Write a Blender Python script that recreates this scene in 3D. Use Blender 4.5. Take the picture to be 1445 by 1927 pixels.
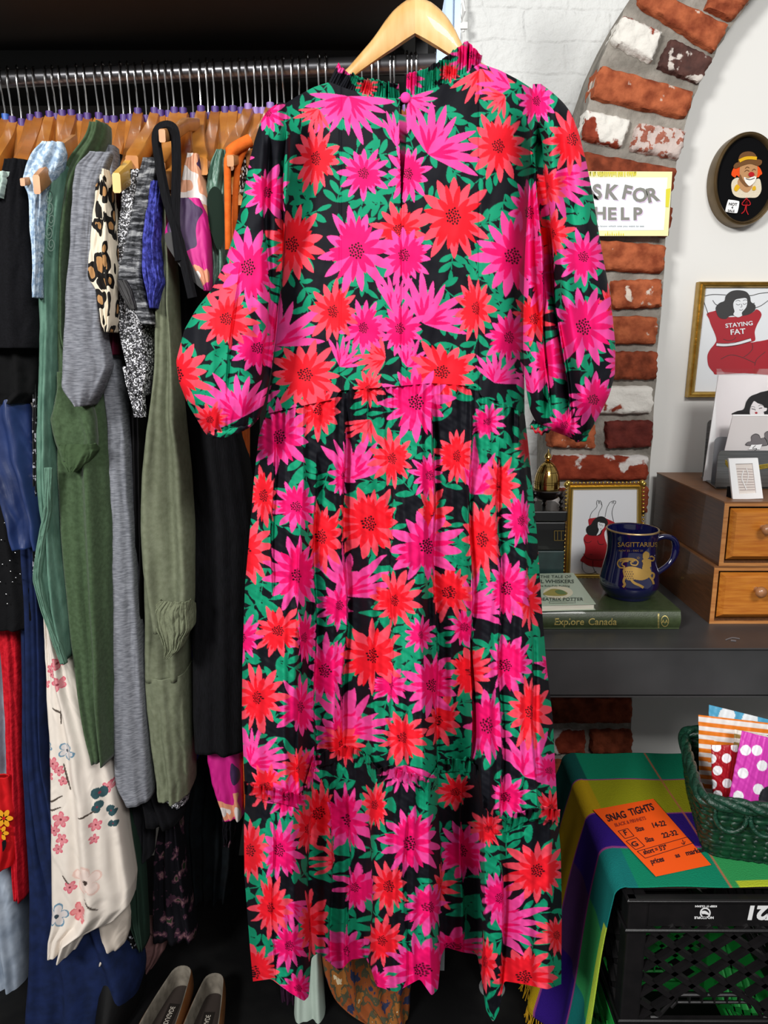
import bpy, math, random
import numpy as np
from mathutils import Vector
from mathutils.geometry import tessellate_polygon
SC = bpy.context.scene
COL = SC.collection
for o_ in list(bpy.data.objects): bpy.data.objects.remove(o_)

# ------------------------------------------------------------------ camera, world, lights
CAMZ, PITCH, F = 1.45, math.radians(12.0), 1400.0
cd = bpy.data.cameras.new('camera'); cam = bpy.data.objects.new('camera', cd); COL.objects.link(cam)
cam.location = (0, 0, CAMZ); cam.rotation_euler = (math.pi/2 - PITCH, 0, 0)
cd.sensor_fit = 'VERTICAL'; cd.sensor_height = 36.0; cd.lens = 36.0*F/1927.0; cd.clip_start = 0.01
SC.camera = cam
world = bpy.data.worlds.new('shop_light'); SC.world = world; world.use_nodes = True
world.node_tree.nodes['Background'].inputs[0].default_value = (1.0, 1.0, 1.0, 1)
world.node_tree.nodes['Background'].inputs[1].default_value = 0.30
def area(name, loc, target, size, power, col=(1, 1, 1), sy=None):
    l = bpy.data.lights.new(name, 'AREA'); l.energy = power; l.size = size; l.color = col
    if sy: l.shape = 'RECTANGLE'; l.size_y = sy
    o = bpy.data.objects.new(name, l); COL.objects.link(o); o.location = loc
    d = Vector(target) - Vector(loc); o.rotation_euler = d.to_track_quat('-Z', 'Y').to_euler()
    return o
area('ceiling_panel_light', (-1.7, -1.3, 2.7), (0.1, 1.4, 1.1), 0.7, 118, (1, 0.985, 0.96), 0.6)
area('ceiling_panel_light', (0.85, -1.1, 2.8), (0.6, 1.7, 1.0), 0.9, 60, (1, 0.99, 0.97), 0.5)
SC.view_settings.view_transform = 'Standard'; SC.view_settings.look = 'None'
SC.view_settings.gamma = 1.0; SC.view_settings.exposure = 0.0; SC.view_settings.use_curve_mapping = False

# ------------------------------------------------------------------ helpers
CT, ST = math.cos(PITCH), math.sin(PITCH)
def ray(px, py):
    x = (px-722.5)/F; y = -(py-963.5)/F
    return x, y*ST + CT, y*CT - ST
def P(px, py, Y):
    a, b, c = ray(px, py); t = Y/b
    return Vector((a*t, Y, CAMZ + c*t))
def PZ(px, py, z):
    a, b, c = ray(px, py); t = (z-CAMZ)/c
    return Vector((a*t, b*t, z))
def Pn(px, py, Y):                       # numpy version
    x = (px-722.5)/F; y = -(py-963.5)/F
    b = y*ST + CT; c = y*CT - ST; t = Y/b
    return np.stack([x*t, Y + 0*x, CAMZ + c*t], -1)
def lin(h):
    h = h.lstrip('#'); v = [int(h[i:i+2], 16)/255 for i in (0, 2, 4)]
    return tuple((c/12.92 if c <= .04045 else ((c+.055)/1.055)**2.4) for c in v)
MATS = {}
def M(name, hexc, rough=.8, metal=0.0, hex2=None, vscale=30, vstr=(1, 1, 1), bump=0.0, bscale=200, bdist=.002, contrast=(.35, .65), sheen=0.0, coat=0.0, detail=4, trans=0.0, alpha=1.0, spec=.5):
    if name in MATS: return MATS[name]
    m = bpy.data.materials.new(name); m.use_nodes = True; nt = m.node_tree; b = nt.nodes['Principled BSDF']
    c = lin(hexc) + (1,)
    b.inputs['Base Color'].default_value = c; b.inputs['Roughness'].default_value = rough; b.inputs['Metallic'].default_value = metal
    b.inputs['Sheen Weight'].default_value = sheen; b.inputs['Coat Weight'].default_value = coat
    b.inputs['Transmission Weight'].default_value = trans; b.inputs['Alpha'].default_value = alpha
    b.inputs['Specular IOR Level'].default_value = spec if rough < .65 else .15
    tc = nt.nodes.new('ShaderNodeTexCoord')
    if hex2:
        mp = nt.nodes.new('ShaderNodeMapping'); mp.inputs['Scale'].default_value = vstr; nt.links.new(tc.outputs['Object'], mp.inputs[0])
        n = nt.nodes.new('ShaderNodeTexNoise'); n.inputs['Scale'].default_value = vscale; n.inputs['Detail'].default_value = detail
        nt.links.new(mp.outputs[0], n.inputs['Vector'])
        r = nt.nodes.new('ShaderNodeValToRGB'); r.color_ramp.elements[0].position = contrast[0]; r.color_ramp.elements[1].position = contrast[1]
        r.color_ramp.elements[0].color = c; r.color_ramp.elements[1].color = lin(hex2) + (1,)
        nt.links.new(n.outputs[0], r.inputs[0]); nt.links.new(r.outputs[0], b.inputs['Base Color'])
    if bump:
        n2 = nt.nodes.new('ShaderNodeTexNoise'); n2.inputs['Scale'].default_value = bscale; n2.inputs['Detail'].default_value = 5
        mp2 = nt.nodes.new('ShaderNodeMapping'); mp2.inputs['Scale'].default_value = vstr
        nt.links.new(tc.outputs['Object'], mp2.inputs[0]); nt.links.new(mp2.outputs[0], n2.inputs['Vector'])
        bp = nt.nodes.new('ShaderNodeBump'); bp.inputs['Strength'].default_value = bump; bp.inputs['Distance'].default_value = bdist
        nt.links.new(n2.outputs[0], bp.inputs['Height']); nt.links.new(bp.outputs[0], b.inputs['Normal'])
    MATS[name] = m; return m
def MC(name, rough=.75, bump=.25, bscale=60, bdist=.003, sheen=.0, coat=0.0):    # colour comes from the printed pattern stored on the mesh
    if name in MATS: return MATS[name]
    m = M(name, '#808080', rough, bump=bump, bscale=bscale, bdist=bdist, sheen=sheen, coat=coat)
    nt = m.node_tree; a = nt.nodes.new('ShaderNodeAttribute'); a.attribute_name = 'Col'
    nt.links.new(a.outputs['Color'], nt.nodes['Principled BSDF'].inputs['Base Color']); return m
def ramp_mat(name, kind, scale, stops, rough=.8, stretch=(1, 1, 1), bump=.2, distort=0.0, detail=2, metal=0):
    m = M(name, '#808080', rough, metal=metal); nt = m.node_tree; b = nt.nodes['Principled BSDF']
    tc = nt.nodes.new('ShaderNodeTexCoord'); mp = nt.nodes.new('ShaderNodeMapping'); mp.inputs['Scale'].default_value = stretch
    nt.links.new(tc.outputs['Object'], mp.inputs[0]); vec = mp.outputs[0]
    if distort:
        dn = nt.nodes.new('ShaderNodeTexNoise'); dn.inputs['Scale'].default_value = scale*.8
        nt.links.new(vec, dn.inputs['Vector']); mx = nt.nodes.new('ShaderNodeVectorMath'); mx.operation = 'MULTIPLY_ADD'
        mx.inputs[1].default_value = (distort,)*3; nt.links.new(dn.outputs['Color'], mx.inputs[0]); nt.links.new(vec, mx.inputs[2]); vec = mx.outputs[0]
    if kind == 'noise':
        t = nt.nodes.new('ShaderNodeTexNoise'); t.inputs['Detail'].default_value = detail; out = t.outputs[0]
    else:
        t = nt.nodes.new('ShaderNodeTexVoronoi'); out = t.outputs['Distance']
        if kind == 'cell':
            s = nt.nodes.new('ShaderNodeSeparateColor'); nt.links.new(t.outputs['Color'], s.inputs[0]); out = s.outputs[0]
    t.inputs['Scale'].default_value = scale; nt.links.new(vec, t.inputs['Vector'])
    r = nt.nodes.new('ShaderNodeValToRGB'); r.color_ramp.interpolation = 'CONSTANT'
    e = r.color_ramp.elements
    while len(e) < len(stops): e.new(.5)
    for i, (p, h) in enumerate(stops): e[i].position = p
    for i, (p, h) in enumerate(stops): e[i].color = lin(h) + (1,)
    nt.links.new(out, r.inputs[0]); nt.links.new(r.outputs[0], b.inputs['Base Color'])
    if bump:
        bp = nt.nodes.new('ShaderNodeBump'); bp.inputs['Strength'].default_value = bump; bp.inputs['Distance'].default_value = .002
        nt.links.new(out, bp.inputs['Height']); nt.links.new(bp.outputs[0], b.inputs['Normal'])
    return m

WL = {}
def props(o, label=None, cat=None, group=None, kind=None):
    if label: o['label'] = label
    if cat: o['category'] = cat
    if group: o['group'] = group
    if kind: o['kind'] = kind
    return o
def thing(name, loc, label, cat, group=None):
    o = bpy.data.objects.new(name, None); COL.objects.link(o); o.empty_display_size = .05
    o.location = loc; WL[o.name] = Vector(loc); return props(o, label, cat, group)
def link_mesh(me, name, mats, parent, origin, smooth, V):
    if not isinstance(mats, (list, tuple)): mats = [mats]
    for m in mats: me.materials.append(m)
    o = bpy.data.objects.new(name, me); COL.objects.link(o)
    if parent is not None:
        o.parent = parent; base = WL[parent.name]; WL[o.name] = base
    else: o.location = origin; WL[o.name] = Vector(origin)
    if smooth: me.polygons.foreach_set('use_smooth', [True]*len(me.polygons))
    me.update(); return o
def npmesh(name, V, Q, mats, parent=None, smooth=True, col=None, mi=None, solid=0, **kw):
    V = np.asarray(V, float).reshape(-1, 3); Q = np.asarray(Q, np.int32)
    if parent is not None: org = np.array(WL[parent.name])
    else: org = np.array([(V[:, 0].min()+V[:, 0].max())/2, (V[:, 1].min()+V[:, 1].max())/2, V[:, 2].min()])
    me = bpy.data.meshes.new(name); n = len(V); k = Q.shape[1]; m = len(Q)
    me.vertices.add(n); me.vertices.foreach_set('co', (V-org).astype(np.float32).ravel())
    me.loops.add(m*k); me.loops.foreach_set('vertex_index', Q.ravel())
    me.polygons.add(m); me.polygons.foreach_set('loop_start', np.arange(0, m*k, k, dtype=np.int32))
    me.polygons.foreach_set('loop_total', np.full(m, k, np.int32))
    me.update(calc_edges=True)
    if mi is not None: me.polygons.foreach_set('material_index', np.asarray(mi, np.int32))
    if col is not None:
        ca = me.color_attributes.new('Col', 'FLOAT_COLOR', 'POINT')
        c4 = np.ones((n, 4), np.float32); c4[:, :3] = np.asarray(col).reshape(-1, 3); ca.data.foreach_set('color', c4.ravel())
    o = link_mesh(me, name, mats, parent, org, smooth, V)
    if solid:
        s = o.modifiers.new('thickness', 'SOLIDIFY'); s.thickness = solid; s.offset = 0
    return props(o, **kw)
def gridq(nr, nc, wrap=False):
    i = np.arange(nr-1)[:, None]; j = np.arange(nc if wrap else nc-1)[None]
    j2 = (j+1) % nc
    return np.stack([(i*nc+j+0*i), (i*nc+j2), ((i+1)*nc+j2), ((i+1)*nc+j)], -1).reshape(-1, 4)

class MB:
    def __init__(s): s.v = []; s.f = []; s.m = []
    def add(s, vs, fs, mi=0):
        b = len(s.v); s.v += [Vector(v) for v in vs]; s.f += [[i+b for i in f] for f in fs]; s.m += [mi]*len(fs)
    def box(s, lo, hi, mi=0, bev=0.0):
        lo = Vector(lo); hi = Vector(hi); c = (lo+hi)/2; h = (hi-lo)/2
        if not bev:
            vs = [(c.x+sx*h.x, c.y+sy*h.y, c.z+sz*h.z) for sx in (-1, 1) for sy in (-1, 1) for sz in (-1, 1)]
            s.add(vs, [(0, 1, 3, 2), (4, 6, 7, 5), (0, 4, 5, 1), (2, 3, 7, 6), (0, 2, 6, 4), (1, 5, 7, 3)], mi); return
        import bmesh
        bm = bmesh.new(); bmesh.ops.create_cube(bm, size=1)
        for v in bm.verts: v.co = Vector((c.x+v.co.x*2*h.x, c.y+v.co.y*2*h.y, c.z+v.co.z*2*h.z))
        bmesh.ops.bevel(bm, geom=bm.edges[:], offset=bev, segments=2, affect='EDGES', profile=.6)
        bm.verts.ensure_lookup_table(); s.add([v.co.copy() for v in bm.verts], [[v.index for v in f.verts] for f in bm.faces], mi); bm.free()
    def prism(s, pts, off, mi=0):       # closed outline + offset vector
        n = len(pts); pts = [Vector(p) for p in pts]; off = Vector(off)
        tr = tessellate_polygon([pts]); s.add(pts + [p+off for p in pts],
            [list(t) for t in tr] + [[i+n for i in t][::-1] for t in tr] + [[i, (i+1) % n, (i+1) % n+n, i+n] for i in range(n)], mi)
    def flat(s, pts, mi=0):
        pts = [Vector(p) for p in pts]; s.add(pts, [list(t) for t in tessellate_polygon([pts])], mi)
    def tube(s, path, r, mi=0, seg=8, closed=False, flat=1.0):
        path = [Vector(p) for p in path]; n = len(path); rs = r if isinstance(r, (list, tuple)) else [r]*n
        vs = []; up = Vector((0.123, 0.31, .94)).normalized()
        for i, p in enumerate(path):
            a = path[(i-1) % n] if (i or closed) else p; b = path[(i+1) % n] if (i < n-1 or closed) else p
            d = (b-a).normalized(); x = d.cross(up)
            if x.length < .05: x = d.cross(Vector((1, 0, 0)))
            x.normalize(); y = d.cross(x).normalized()
            vs += [p + x*math.cos(2*math.pi*k/seg)*rs[i] + y*math.sin(2*math.pi*k/seg)*rs[i]*flat for k in range(seg)]
        fs = [[i*seg+k, i*seg+(k+1) % seg, ((i+1) % n)*seg+(k+1) % seg, ((i+1) % n)*seg+k] for i in range(n if closed else n-1) for k in range(seg)]
        if not closed: fs += [list(range(seg))[::-1], [(n-1)*seg+k for k in range(seg)]]
        s.add(vs, fs, mi)
    def lathe(s, c, prof, mi=0, seg=40):
        n = len(prof); vs = [(c[0]+r*math.cos(2*math.pi*k/seg), c[1]+r*math.sin(2*math.pi*k/seg), z) for r, z in prof for k in range(seg)]
        fs = [[i*seg+k, i*seg+(k+1) % seg, (i+1)*seg+(k+1) % seg, (i+1)*seg+k] for i in range(n-1) for k in range(seg)]
        s.add(vs, fs, mi)
    def ball(s, c, r, mi=0, n=10, sc=(1, 1, 1)):
        vs = [(c[0]+r*sc[0]*math.sin(math.pi*i/n)*math.cos(2*math.pi*k/(2*n)), c[1]+r*sc[1]*math.sin(math.pi*i/n)*math.sin(2*math.pi*k/(2*n)), c[2]+r*sc[2]*math.cos(math.pi*i/n)) for i in range(n+1) for k in range(2*n)]
        s.add(vs, [[i*2*n+k, (i+1)*2*n+k, (i+1)*2*n+(k+1) % (2*n), i*2*n+(k+1) % (2*n)] for i in range(n) for k in range(2*n)], mi)
    def stroke(s, F_, pts, w, l=3, mi=0):           # drawn line of width w on frame F_
        q = smooth2(pts) if len(pts) > 2 else pts; n = len(q); L = []; R = []
        for i in range(n):
            a = q[max(i-1, 0)]; b = q[min(i+1, n-1)]; dx, dy = b[0]-a[0], b[1]-a[1]; d = math.hypot(dx, dy) or 1
            nx, ny = -dy/d*w/2, dx/d*w/2
            L.append(F_(q[i][0]+nx, q[i][1]+ny, l)); R.append(F_(q[i][0]-nx, q[i][1]-ny, l))
        s.add(L+R, [[i, i+1, n+i+1, n+i] for i in range(n-1)], mi)
    def shape(s, F_, pts, l=1, mi=0, sm=True):      # filled drawn shape
        q = smooth2(pts, True) if sm else pts
        tr = tessellate_polygon([[Vector((x, y, 0)) for x, y in q]])
        s.add([F_(x, y, l) for x, y in q], [list(t) for t in tr], mi)
    def ell(s, F_, x, y, rx, ry, l=1, mi=0, n=28, rot=0):
        c, d = math.cos(rot), math.sin(rot)
        s.shape(F_, [(x+rx*math.cos(6.2832*k/n)*c-ry*math.sin(6.2832*k/n)*d, y+rx*math.cos(6.2832*k/n)*d+ry*math.sin(6.2832*k/n)*c) for k in range(n)], l, mi, False)
    def ring(s, F_, x, y, r1, r2, l=2, mi=0, n=40, ry=1.0):
        vs = [F_(x+r*math.cos(6.2832*k/n), y+r*ry*math.sin(6.2832*k/n), l) for r in (r1, r2) for k in range(n)]
        s.add(vs, [[k, (k+1) % n, n+(k+1) % n, n+k] for k in range(n)], mi)
    def fill(s, F_, pts, l=1, mi=0, step=.7):       # filled shape following a curved surface
        q = smooth2(pts, True); xs = np.array([p[0] for p in q]); ys = np.array([p[1] for p in q])
        gx = np.arange(xs.min(), xs.max(), step); gy = np.arange(ys.min(), ys.max(), step); X, Y = np.meshgrid(gx+step/2, gy+step/2)
        ins = np.zeros(X.shape, bool); n = len(q)
        for i in range(n):
            x1, y1, x2, y2 = xs[i-1], ys[i-1], xs[i], ys[i]
            if y1 == y2: continue
            ins ^= ((y1 > Y) != (y2 > Y)) & (X < (x2-x1)*(Y-y1)/(y2-y1)+x1)
        for j, i in zip(*np.nonzero(ins)):
            x, y = gx[i], gy[j]; s.add([F_(x, y, l), F_(x+step, y, l), F_(x+step, y+step, l), F_(x, y+step, l)], [(0, 1, 2, 3)], mi)
    def text(s, txt, F_, x, y, h, mi=0, l=3, ang=0, wx=1.0, bold=0.0, shear=0, flip=False, align='LEFT', spacing=1.0):
        cu = bpy.data.curves.new('t', 'FONT'); cu.body = txt; cu.size = 1; cu.offset = bold; cu.shear = shear; cu.align_x = align
        cu.resolution_u = 3; cu.space_character = spacing
        ob = bpy.data.objects.new('t', cu); me = bpy.data.meshes.new_from_object(ob)
        c, d = math.cos(ang), math.sin(ang); k = h/.72; vs = []
        for v in me.vertices:
            a, b = v.co.x*k*wx, v.co.y*k
            if flip: a, b = -a, -b
            vs.append(F_(x + a*c + b*d, y + a*d - b*c, l))
        s.add(vs, [list(p.vertices) for p in me.polygons], mi)
        bpy.data.meshes.remove(me); bpy.data.objects.remove(ob); bpy.data.curves.remove(cu)
    def build(s, name, mats, parent=None, smooth=False, origin=None, **kw):
        me = bpy.data.meshes.new(name); 
        if parent is not None: org = WL[parent.name]
        elif origin is not None: org = Vector(origin)
        else:
            xs = [v.x for v in s.v]; ys = [v.y for v in s.v]; zs = [v.z for v in s.v]
            org = Vector(((min(xs)+max(xs))/2, (min(ys)+max(ys))/2, min(zs)))
        me.from_pydata([v-org for v in s.v], [], s.f)
        me.polygons.foreach_set('material_index', s.m)
        o = link_mesh(me, name, mats, parent, org, smooth, None)
        if smooth: me.set_sharp_from_angle(angle=math.radians(50))
        return props(o, **kw)
def smooth2(pts, closed=False, k=4):
    n = len(pts); out = []
    rng = range(n) if closed else range(n-1)
    for i in rng:
        p0 = pts[(i-1) % n] if (closed or i) else pts[0]; p1 = pts[i]; p2 = pts[(i+1) % n]; p3 = pts[(i+2) % n] if (closed or i < n-2) else pts[-1]
        for j in range(k):
            t = j/k
            out.append(tuple(.5*((2*p1[a]) + (-p0[a]+p2[a])*t + (2*p0[a]-5*p1[a]+4*p2[a]-p3[a])*t*t + (-p0[a]+3*p1[a]-3*p2[a]+p3[a])*t**3) for a in range(2)))
    if not closed: out.append(tuple(pts[-1]))
    return out
def FY(Y): return lambda x, y, l=0: P(x, y, Y - l*.0005)
def FZ(z): return lambda x, y, l=0: PZ(x, y, z + l*.0004)
def slab(mb, quad, Y, th, mi=0): mb.prism([P(x, y, Y) for x, y in quad], (0, th, 0), mi)
def nz(x, seed=0):                       # cheap smooth 1-D noise
    return (np.sin(x*1.7+seed*3.1)+np.sin(x*2.93+seed*1.7+1)+np.sin(x*.71+seed*5.3+2)+.5*np.sin(x*5.1+seed))/3.5

# ------------------------------------------------------------------ materials
plaster = M('white_plaster', '#dddcd8', .85, bump=.12, bscale=25, bdist=.004)
m_black = M('black_cloth', '#07070a', .9, hex2='#0c0c10', vscale=300, bump=.2, bscale=700)
m_wood = M('hanger_wood', '#a8682a', .42, hex2='#c28238', vscale=25, vstr=(1, .3, 1), bump=.05, coat=.08)
m_wood2 = M('hanger_wood_dark', '#8c5320', .42, hex2='#a8682a', vscale=25, bump=.05, coat=.08)
m_chrome = M('chrome_wire', '#c8c8c8', .2, 1.0)
m_purple = M('purple_plastic', '#452c72', .5)
m_steel = M('dark_steel', '#2b2b2d', .4, .6, hex2='#3a3a3c', vscale=12, bump=.1, bscale=40)
# ------------------------------------------------------------------ the setting
YW, YA, YN = 2.03, 1.95, 2.16          # plaster wall, arch front, painted niche
b = MB(); b.box((-3, -2.5, -.05), (3.2, 3, 0)); b.build('floor', M('painted_concrete', '#09090a', .65, hex2='#191918', vscale=6, bump=.15, bscale=30, contrast=(.5, .75)), kind='structure')
# arch outline in pixels (front face of brickwork), left edge and right edge
AL = [(1032, 1440), (1035, 1000), (1036, 850), (1048, 700), (1068, 500), (1082, 350), (1097, 230), (1110, 175), (1136, 100), (1165, 38), (1200, -25), (1290, -130)]
AR = [(1188, 1440), (1190, 1310), (1216, 1000), (1224, 880), (1236, 700), (1254, 470), (1268, 330), (1290, 235), (1318, 155), (1365, 70), (1415, 0), (1500, -90)]
b = MB()
xl = P(1228, 700, YW).x
pr = [P(x+0, y, YW) for x, y in AR]
# plaster: everything right of the arch (extends behind the bricks a little)
def strip(mb, left, xr, Y, mi=0):
    for (a, c) in zip(left[:-1], left[1:]):
        mb.add([a, (xr, Y, a.z), (xr, Y, c.z), c], [(0, 1, 2, 3)], mi)
left = [Vector((P(AR[0][0], AR[0][1], YW).x-.03, YW, 0))] + [p-Vector((.03, 0, 0)) for p in pr] + [Vector((pr[-1].x+.5, YW, 3.2))]
strip(b, left, 3.2, YW)
b.build('wall_right', plaster, kind='structure')
# painted brick niche wall
nm = M('painted_white_brick', '#d9dad8', .8, bump=.9, bscale=45, bdist=.008)
nt = nm.node_tree; tc = nt.nodes.new('ShaderNodeTexCoord'); sp = nt.nodes.new('ShaderNodeSeparateXYZ'); cb = nt.nodes.new('ShaderNodeCombineXYZ')
nt.links.new(tc.outputs['Object'], sp.inputs[0]); nt.links.new(sp.outputs[0], cb.inputs[0]); nt.links.new(sp.outputs[2], cb.inputs[1])
dn = nt.nodes.new('ShaderNodeTexNoise'); dn.inputs['Scale'].default_value = 9; nt.links.new(cb.outputs[0], dn.inputs['Vector'])
ma = nt.nodes.new('ShaderNodeVectorMath'); ma.operation = 'MULTIPLY_ADD'; ma.inputs[1].default_value = (.03,)*3; nt.links.new(dn.outputs['Color'], ma.inputs[0]); nt.links.new(cb.outputs[0], ma.inputs[2])
bt = nt.nodes.new('ShaderNodeTexBrick'); bt.inputs['Scale'].default_value = 1; bt.inputs['Brick Width'].default_value = .22; bt.inputs['Row Height'].default_value = .078; bt.inputs['Mortar Size'].default_value = .008; bt.inputs['Mortar Smooth'].default_value = 1
nt.links.new(ma.outputs[0], bt.inputs['Vector']); bp = nt.nodes.new('ShaderNodeBump'); bp.invert = True; bp.inputs['Strength'].default_value = .35; bp.inputs['Distance'].default_value = .008
nt.links.new(bt.outputs['Fac'], bp.inputs['Height'])
oldb = [n for n in nt.nodes if n.type == 'BUMP' and n != bp][0]; nt.links.new(bp.outputs[0], oldb.inputs['Normal'])
b = MB(); b.add([(.05, YN, 0), (1.6, YN, 0), (1.6, YN, 3.2), (.05, YN, 3.2)], [(0, 1, 2, 3)])
b.add([(.05, YN, 0), (.05, YN, 3.2), (.05, 1.95, 3.2), (.05, 1.95, 0)], [(0, 1, 2, 3)])
b.build('wall_niche', nm, kind='structure')
b = MB(); b.add([(-3, 1.94, 0), (.06, 1.94, 0), (.06, 1.94, 3.2), (-3, 1.94, 3.2)], [(0, 1, 2, 3)])
b.build('wall_left', M('dark_grey_wall', '#77736e', .9, hex2='#6b6763', vscale=5), kind='structure')
# brick arch
mort = M('grey_mortar', '#9b958c', .95, hex2='#77726a', vscale=18, bump=.9, bscale=60, bdist=.008)
b = MB(); la = [P(x, y, YA+.012) for x, y in AL]; ra = [P(x-2, y, YA+.012) for x, y in AR]
la[0] = Vector((la[0].x, la[0].y, 0)); ra[0] = Vector((ra[0].x, ra[0].y, 0))
def dens(l, n=60):
    t = np.linspace(0, len(l)-1, n); a = np.array(l); return [Vector([np.interp(s, range(len(l)), a[:, k]) for k in range(3)]) for s in t]
la, ra = dens(la), dens(ra)
rg = random.Random(4)
cols = []
for p, q in zip(la, ra):
    row = [Vector((p.x+.004, YN, p.z))] + [p.lerp(q, t) + Vector((rg.uniform(-.003, .003), rg.uniform(-.004, .004), 0)) for t in np.linspace(0, 1, 14)] + [Vector((q.x-.004, YW+.01, q.z))]
    cols.append(row)
vs = [v for r in cols for v in r]; n = 16
b.add(vs, [[i*n+j, i*n+j+1, (i+1)*n+j+1, (i+1)*n+j] for i in range(len(cols)-1) for j in range(n-1)])
def brick_mat(name, c1, c2, paint=None, thr=.5, sc=22):
    m = M(name, c1, .9, hex2=c2, vscale=34, bump=1.0, bscale=45, detail=9, bdist=.006)
    if paint:
        nt = m.node_tree; bs = nt.nodes['Principled BSDF']; src = bs.inputs['Base Color'].links[0].from_socket
        tc = nt.nodes.new('ShaderNodeTexCoord'); t = nt.nodes.new('ShaderNodeTexNoise'); t.inputs['Scale'].default_value = sc; t.inputs['Detail'].default_value = 8
        nt.links.new(tc.outputs['Object'], t.inputs['Vector']); r = nt.nodes.new('ShaderNodeValToRGB'); r.color_ramp.elements[0].position = thr-.015; r.color_ramp.elements[1].position = thr+.015
        nt.links.new(t.outputs[0], r.inputs[0]); mx = nt.nodes.new('ShaderNodeMix'); mx.data_type = 'RGBA'
        nt.links.new(r.outputs[0], mx.inputs[0]); nt.links.new(src, mx.inputs[6]); mx.inputs[7].default_value = lin(paint)+(1,); nt.links.new(mx.outputs[2], bs.inputs['Base Color'])
    return m
BM = [mort, brick_mat('brick_orange', '#b0603e', '#7c3a24', '#cfc0b2', .68), brick_mat('brick_red', '#9a4c32', '#67301f', '#b9a498', .70),
      brick_mat('brick_dark', '#43302d', '#5b3d37', '#c9c0b8', .60), brick_mat('brick_whitewashed', '#9a4630', '#7a3020', '#dcd8d0', .40, 14),
      brick_mat('brick_patchy', '#95402b', '#7a3020', '#d2ccc8', .49, 13), brick_mat('brick_grey_pink', '#a86a58', '#8d5040', '#c5b5ae', .45, 60), brick_mat('brick_plum', '#6d3029', '#552420', '#b09c94', .71)]
BR = [([(1330, 15), (1345, -25), (1425, -20), (1378, 40)], 1), ([(1212, -28), (1376, 45), (1343, 101), (1196, 8)], 1),
 ([(1173, 27), (1245, 58), (1225, 119), (1150, 80)], 4), ([(1264, 70), (1342, 107), (1315, 158), (1237, 128)], 3),
 ([(1128, 121), (1309, 171), (1295, 224), (1109, 187)], 1), ([(1104, 205), (1188, 224), (1167, 281), (1096, 263)], 4),
 ([(1200, 229), (1291, 243), (1278, 301), (1186, 284)], 6), ([(1092, 283), (1278, 315), (1264, 374), (1088, 345)], 2),
 ([(1084, 360), (1170, 366), (1168, 435), (1080, 430)], 5), ([(1182, 384), (1267, 387), (1257, 446), (1180, 442)], 2),
 ([(1075, 446), (1257, 459), (1250, 516), (1070, 506)], 1), ([(1066, 520), (1140, 526), (1140, 582), (1064, 580)], 2), ([(1150, 526), (1246, 523), (1244, 580), (1152, 583)], 1),
 ([(1060, 592), (1241, 594), (1238, 649), (1057, 648)], 1), ([(1055, 660), (1142, 660), (1142, 716), (1052, 716)], 2), ([(1150, 660), (1237, 660), (1235, 716), (1150, 715)], 2),
 ([(1048, 727), (1232, 725), (1230, 780), (1044, 781)], 4), ([(1038, 797), (1120, 794), (1118, 846), (1036, 843)], 1), ([(1139, 792), (1229, 790), (1225, 843), (1143, 846)], 7),
 ([(1037, 855), (1224, 857), (1221, 905), (1036, 905)], 5), ([(1036, 916), (1110, 916), (1110, 968), (1036, 968)], 5), ([(1120, 916), (1221, 914), (1218, 966), (1120, 968)], 2),
 ([(1035, 978), (1215, 978), (1213, 1030), (1035, 1030)], 2), ([(1035, 1040), (1110, 1040), (1110, 1090), (1035, 1090)], 5), ([(1120, 1040), (1210, 1040), (1208, 1090), (1120, 1090)], 1),
 ([(1035, 1100), (1206, 1100), (1204, 1150), (1035, 1150)], 2), ([(1035, 1160), (1202, 1160), (1199, 1225), (1035, 1225)], 2), ([(1035, 1235), (1197, 1235), (1194, 1300), (1035, 1300)], 2),
 ([(1034, 1312), (1192, 1312), (1190, 1362), (1034, 1362)], 2), ([(1034, 1374), (1100, 1374), (1100, 1420), (1034, 1420)], 5), ([(1112, 1374), (1190, 1374), (1188, 1420), (1112, 1420)], 2), ([(1034, 1432), (1188, 1432), (1186, 1480), (1034, 1480)], 2)]
def brick(mb, q, mi, rg):
    NX, NZ = 26, 12; mx_, my_ = sum(p[0] for p in q)/4, sum(p[1] for p in q)/4; ew = 1+3.5/max(20, abs(q[1][0]-q[0][0])/2); q = [(mx_+(x-mx_)*ew, my_+(y-my_)*1.09) for x, y in q]; c = [P(x, y, YA) for x, y in q]; vs = []
    ph = [rg.uniform(0, 9) for _ in range(6)]
    for j in range(NZ+1):
        for i in range(NX+1):
            u, v = i/NX, j/NZ; t = c[0].lerp(c[1], u); w = c[3].lerp(c[2], u); p = t.lerp(w, v)
            e = min(i, NX-i, ); f = min(j, NZ-j); depth = 0
            if e == 0 or f == 0: depth = .05
            elif e == 1 or f == 1: depth = .005
            rough = .0025*math.sin(u*17+ph[0])*math.sin(v*9+ph[1]) + rg.uniform(-.0012, .0012)
            k = 0.0016*(math.sin(u*21+ph[2]) + math.sin(u*43+ph[3]))*.5 if f <= 1 else 0
            kx = 0.0015*(math.sin(v*13+ph[4])+math.sin(v*29+ph[5])) if e <= 1 else 0
            p = p + Vector((kx, depth+rough-.008, k)); 
            # rounded corners
            if e <= 2 and f <= 2:
                cx = c[0].lerp(c[1], .5).lerp(c[3].lerp(c[2], .5), .5); s = .05*(3-e)*(3-f)/9; p += Vector(((cx.x-p.x)*s, 0, (cx.z-p.z)*s*1.6))
            vs.append(p)
    mb.add(vs, [[j*(NX+1)+i, j*(NX+1)+i+1, (j+1)*(NX+1)+i+1, (j+1)*(NX+1)+i] for j in range(NZ) for i in range(NX)], mi)
for q, mi in BR: brick(b, q, mi, rg)
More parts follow.
